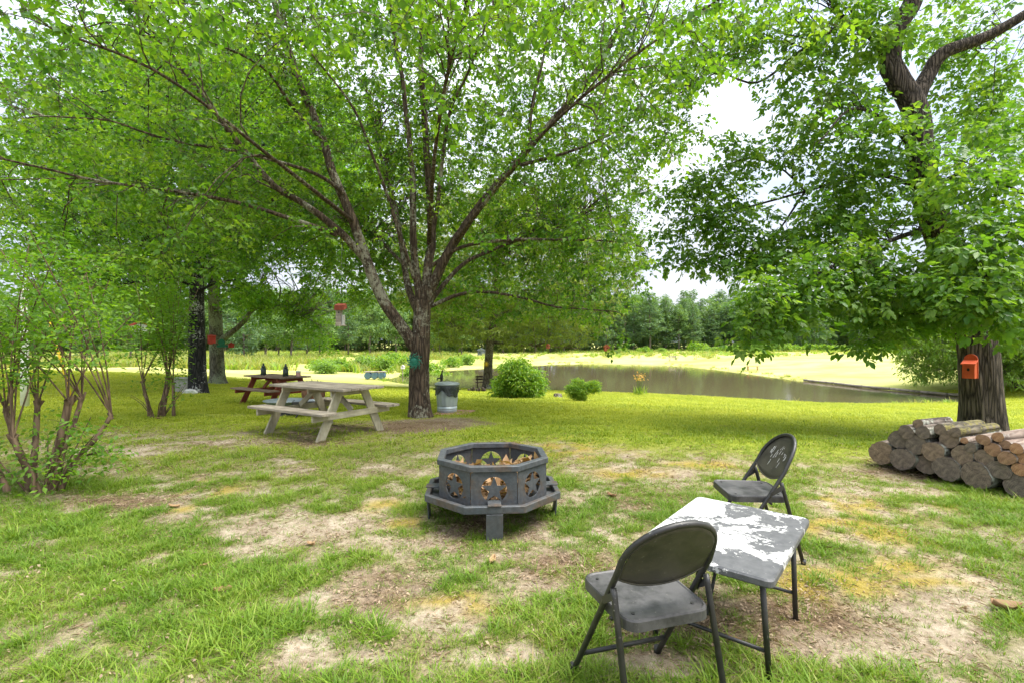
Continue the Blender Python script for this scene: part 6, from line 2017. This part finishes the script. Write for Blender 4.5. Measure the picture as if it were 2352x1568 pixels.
# shed far behind the oak
p = at_ground(1106, 88)
p.z -= .1
sh = empty('shed', tuple(p), .15, 'small grey-roofed shed far off behind the pond oak', 'shed')
MB().box((0, 0, 1.2), (3.6, 2.6, 2.6)).build('wall', M['siding'], sh)
MB().prism([(-2.05, 2.45), (2.05, 2.45), (0, 3.4)], -1.5, 1.5).build('roof', M['roof_grey'], sh)
MB().box((.5, -1.32, 1.0), (.9, .06, 1.9)).build('door', M['roof_grey'], sh)
sh.scale = (.40, .40, .42)
MB().box((-.9, -1.32, 1.5), (.8, .06, .7)).build('window', M['glass_dark'], sh)
# timber edging along the right shore
ed = empty('shore_edging', (0, 0, WATER_Z), 0, 'pale timber edging along the right-hand far shore', 'edging')
sh_pts = [ray(x, y, FPX * (CAM_H - WATER_Z) / (y - CY)) for x, y in ((1849, 874.6), (1920, 882.3), (1985, 890), (2050, 896), (2120, 903), (2182, 909), (2240, 912.5), (2290, 915.5))]
for a, b in zip(sh_pts[:-1], sh_pts[1:]):
    MB().tube([(a[0], a[1] + .15, .10), (b[0] * .985 + a[0] * .015, b[1] * .985 + a[1] * .015 + .15, .10)], .09, 8).build('timber', M['wood_grey'], ed)
# day lilies on the near shore
p = G(1470, 906.5)
T = Tree('day_lily', tuple(p), 'clump of orange flowering lilies on the near bank of the pond', 'plant', seed=88)
rg = T.rg
for i in range(9):
    a = rg.uniform(0, 6.28)
    T.limb([np.array(p) + (.1 * math.cos(a), .1 * math.sin(a), -.03), np.array(p) + (.12 * math.cos(a), .12 * math.sin(a), .5), np.array(p) + (.2 * math.cos(a), .2 * math.sin(a), rg.uniform(.75, 1.05))], .010, .006, 5, .2)
n = 60
C = np.array(p) + rg.normal(size=(n, 3)) * (.17, .15, .0)
T.leaves(leaf_arrays(C, rg.normal(size=(n, 3)) * .35 + (0, 0, 1), rg.normal(size=(n, 3)), rg.uniform(.3, .65, n), np.full(n, .05), rg))
root = T.finish(M['weed_green'], M['weed_green'], names=('stalks', 'branches', 'leaves'))
n = 60
C = rg.normal(size=(n, 3)) * (.13, .12, .10) + (0, 0, .95)
VFL = leaf_arrays(C, rg.normal(size=(n, 3)) + (0, 0, .3), rg.normal(size=(n, 3)), rg.uniform(.08, .16, n), np.full(n, .07), rg)
link_mesh('flowers', np_mesh('flowers', VFL[0], VFL[1], False, VFL[2]), M['flower'], root)

# ------------------------------------------------------------------ single fallen leaves one can pick out
def dead_leaf(p, s, rz, label, seed):
    rg = np.random.default_rng(seed)
    P, F = [], []
    nu, nv = 7, 4
    for i in range(nu + 1):
        t = i / nu
        w = .42 * math.sin(PI * min(1, t * .96 + .04)) ** .7 * (1 + .25 * math.sin(t * 17))
        for j in range(nv + 1):
            q = -1 + 2 * j / nv
            P.append(((t - .5) * s, q * w * s * .5, s * (.18 * abs(q) ** 1.5 + .22 * (t - .5) ** 2 * 2 + .03 * rg.normal()) + .006))
    for i in range(nu):
        for j in range(nv):
            a = i * (nv + 1) + j
            F.append((a, a + 1, a + nv + 2, a + nv + 1))
    me = np_mesh('dead_leaf', P, F, True, np.full(len(F), rg.uniform(.3, .9)))
    o = link_mesh('dead_leaf', me, M['dead_leaf'])
    o.location = tuple(p); o.rotation_euler = (rg.normal(0, .15), rg.normal(0, .15), rz)
    md = o.modifiers.new('thickness', 'SOLIDIFY'); md.thickness = .0015
    return tag(o, label, 'leaf')
for i, (x_, y_, s, lab) in enumerate(((2310, 1400, .17, 'large curled tan leaf on the ground at the right edge'), (1130, 1290, .10, 'curled brown leaf on bare soil in front of the fire pit'),
        (715, 1252, .085, 'rust-brown leaf on the grass left of the fire pit'), (507, 1360, .10, 'upright orange-brown leaf in the grass at lower left'), (1405, 1142, .13, 'pale brown leaf in the grass between fire pit and far chair'),
        (400, 1165, .09, 'reddish leaf on the sand beside the sawn-off shrub'), (2165, 1100, .12, 'brown leaf in the grass at the foot of the woodpile'), (365, 963, .16, 'orange leaf at the foot of the smaller shrub'),
        (470, 1302, .06, 'tiny dark leaf in the grass at left'), (1690, 1478, .08, 'orange leaf on the ground beneath the peeling table'), (1480, 1255, .09, 'brown leaf on the ground left of the peeling table'))):
    dead_leaf(G(x_, y_), s, i * 1.3, lab, 300 + i)
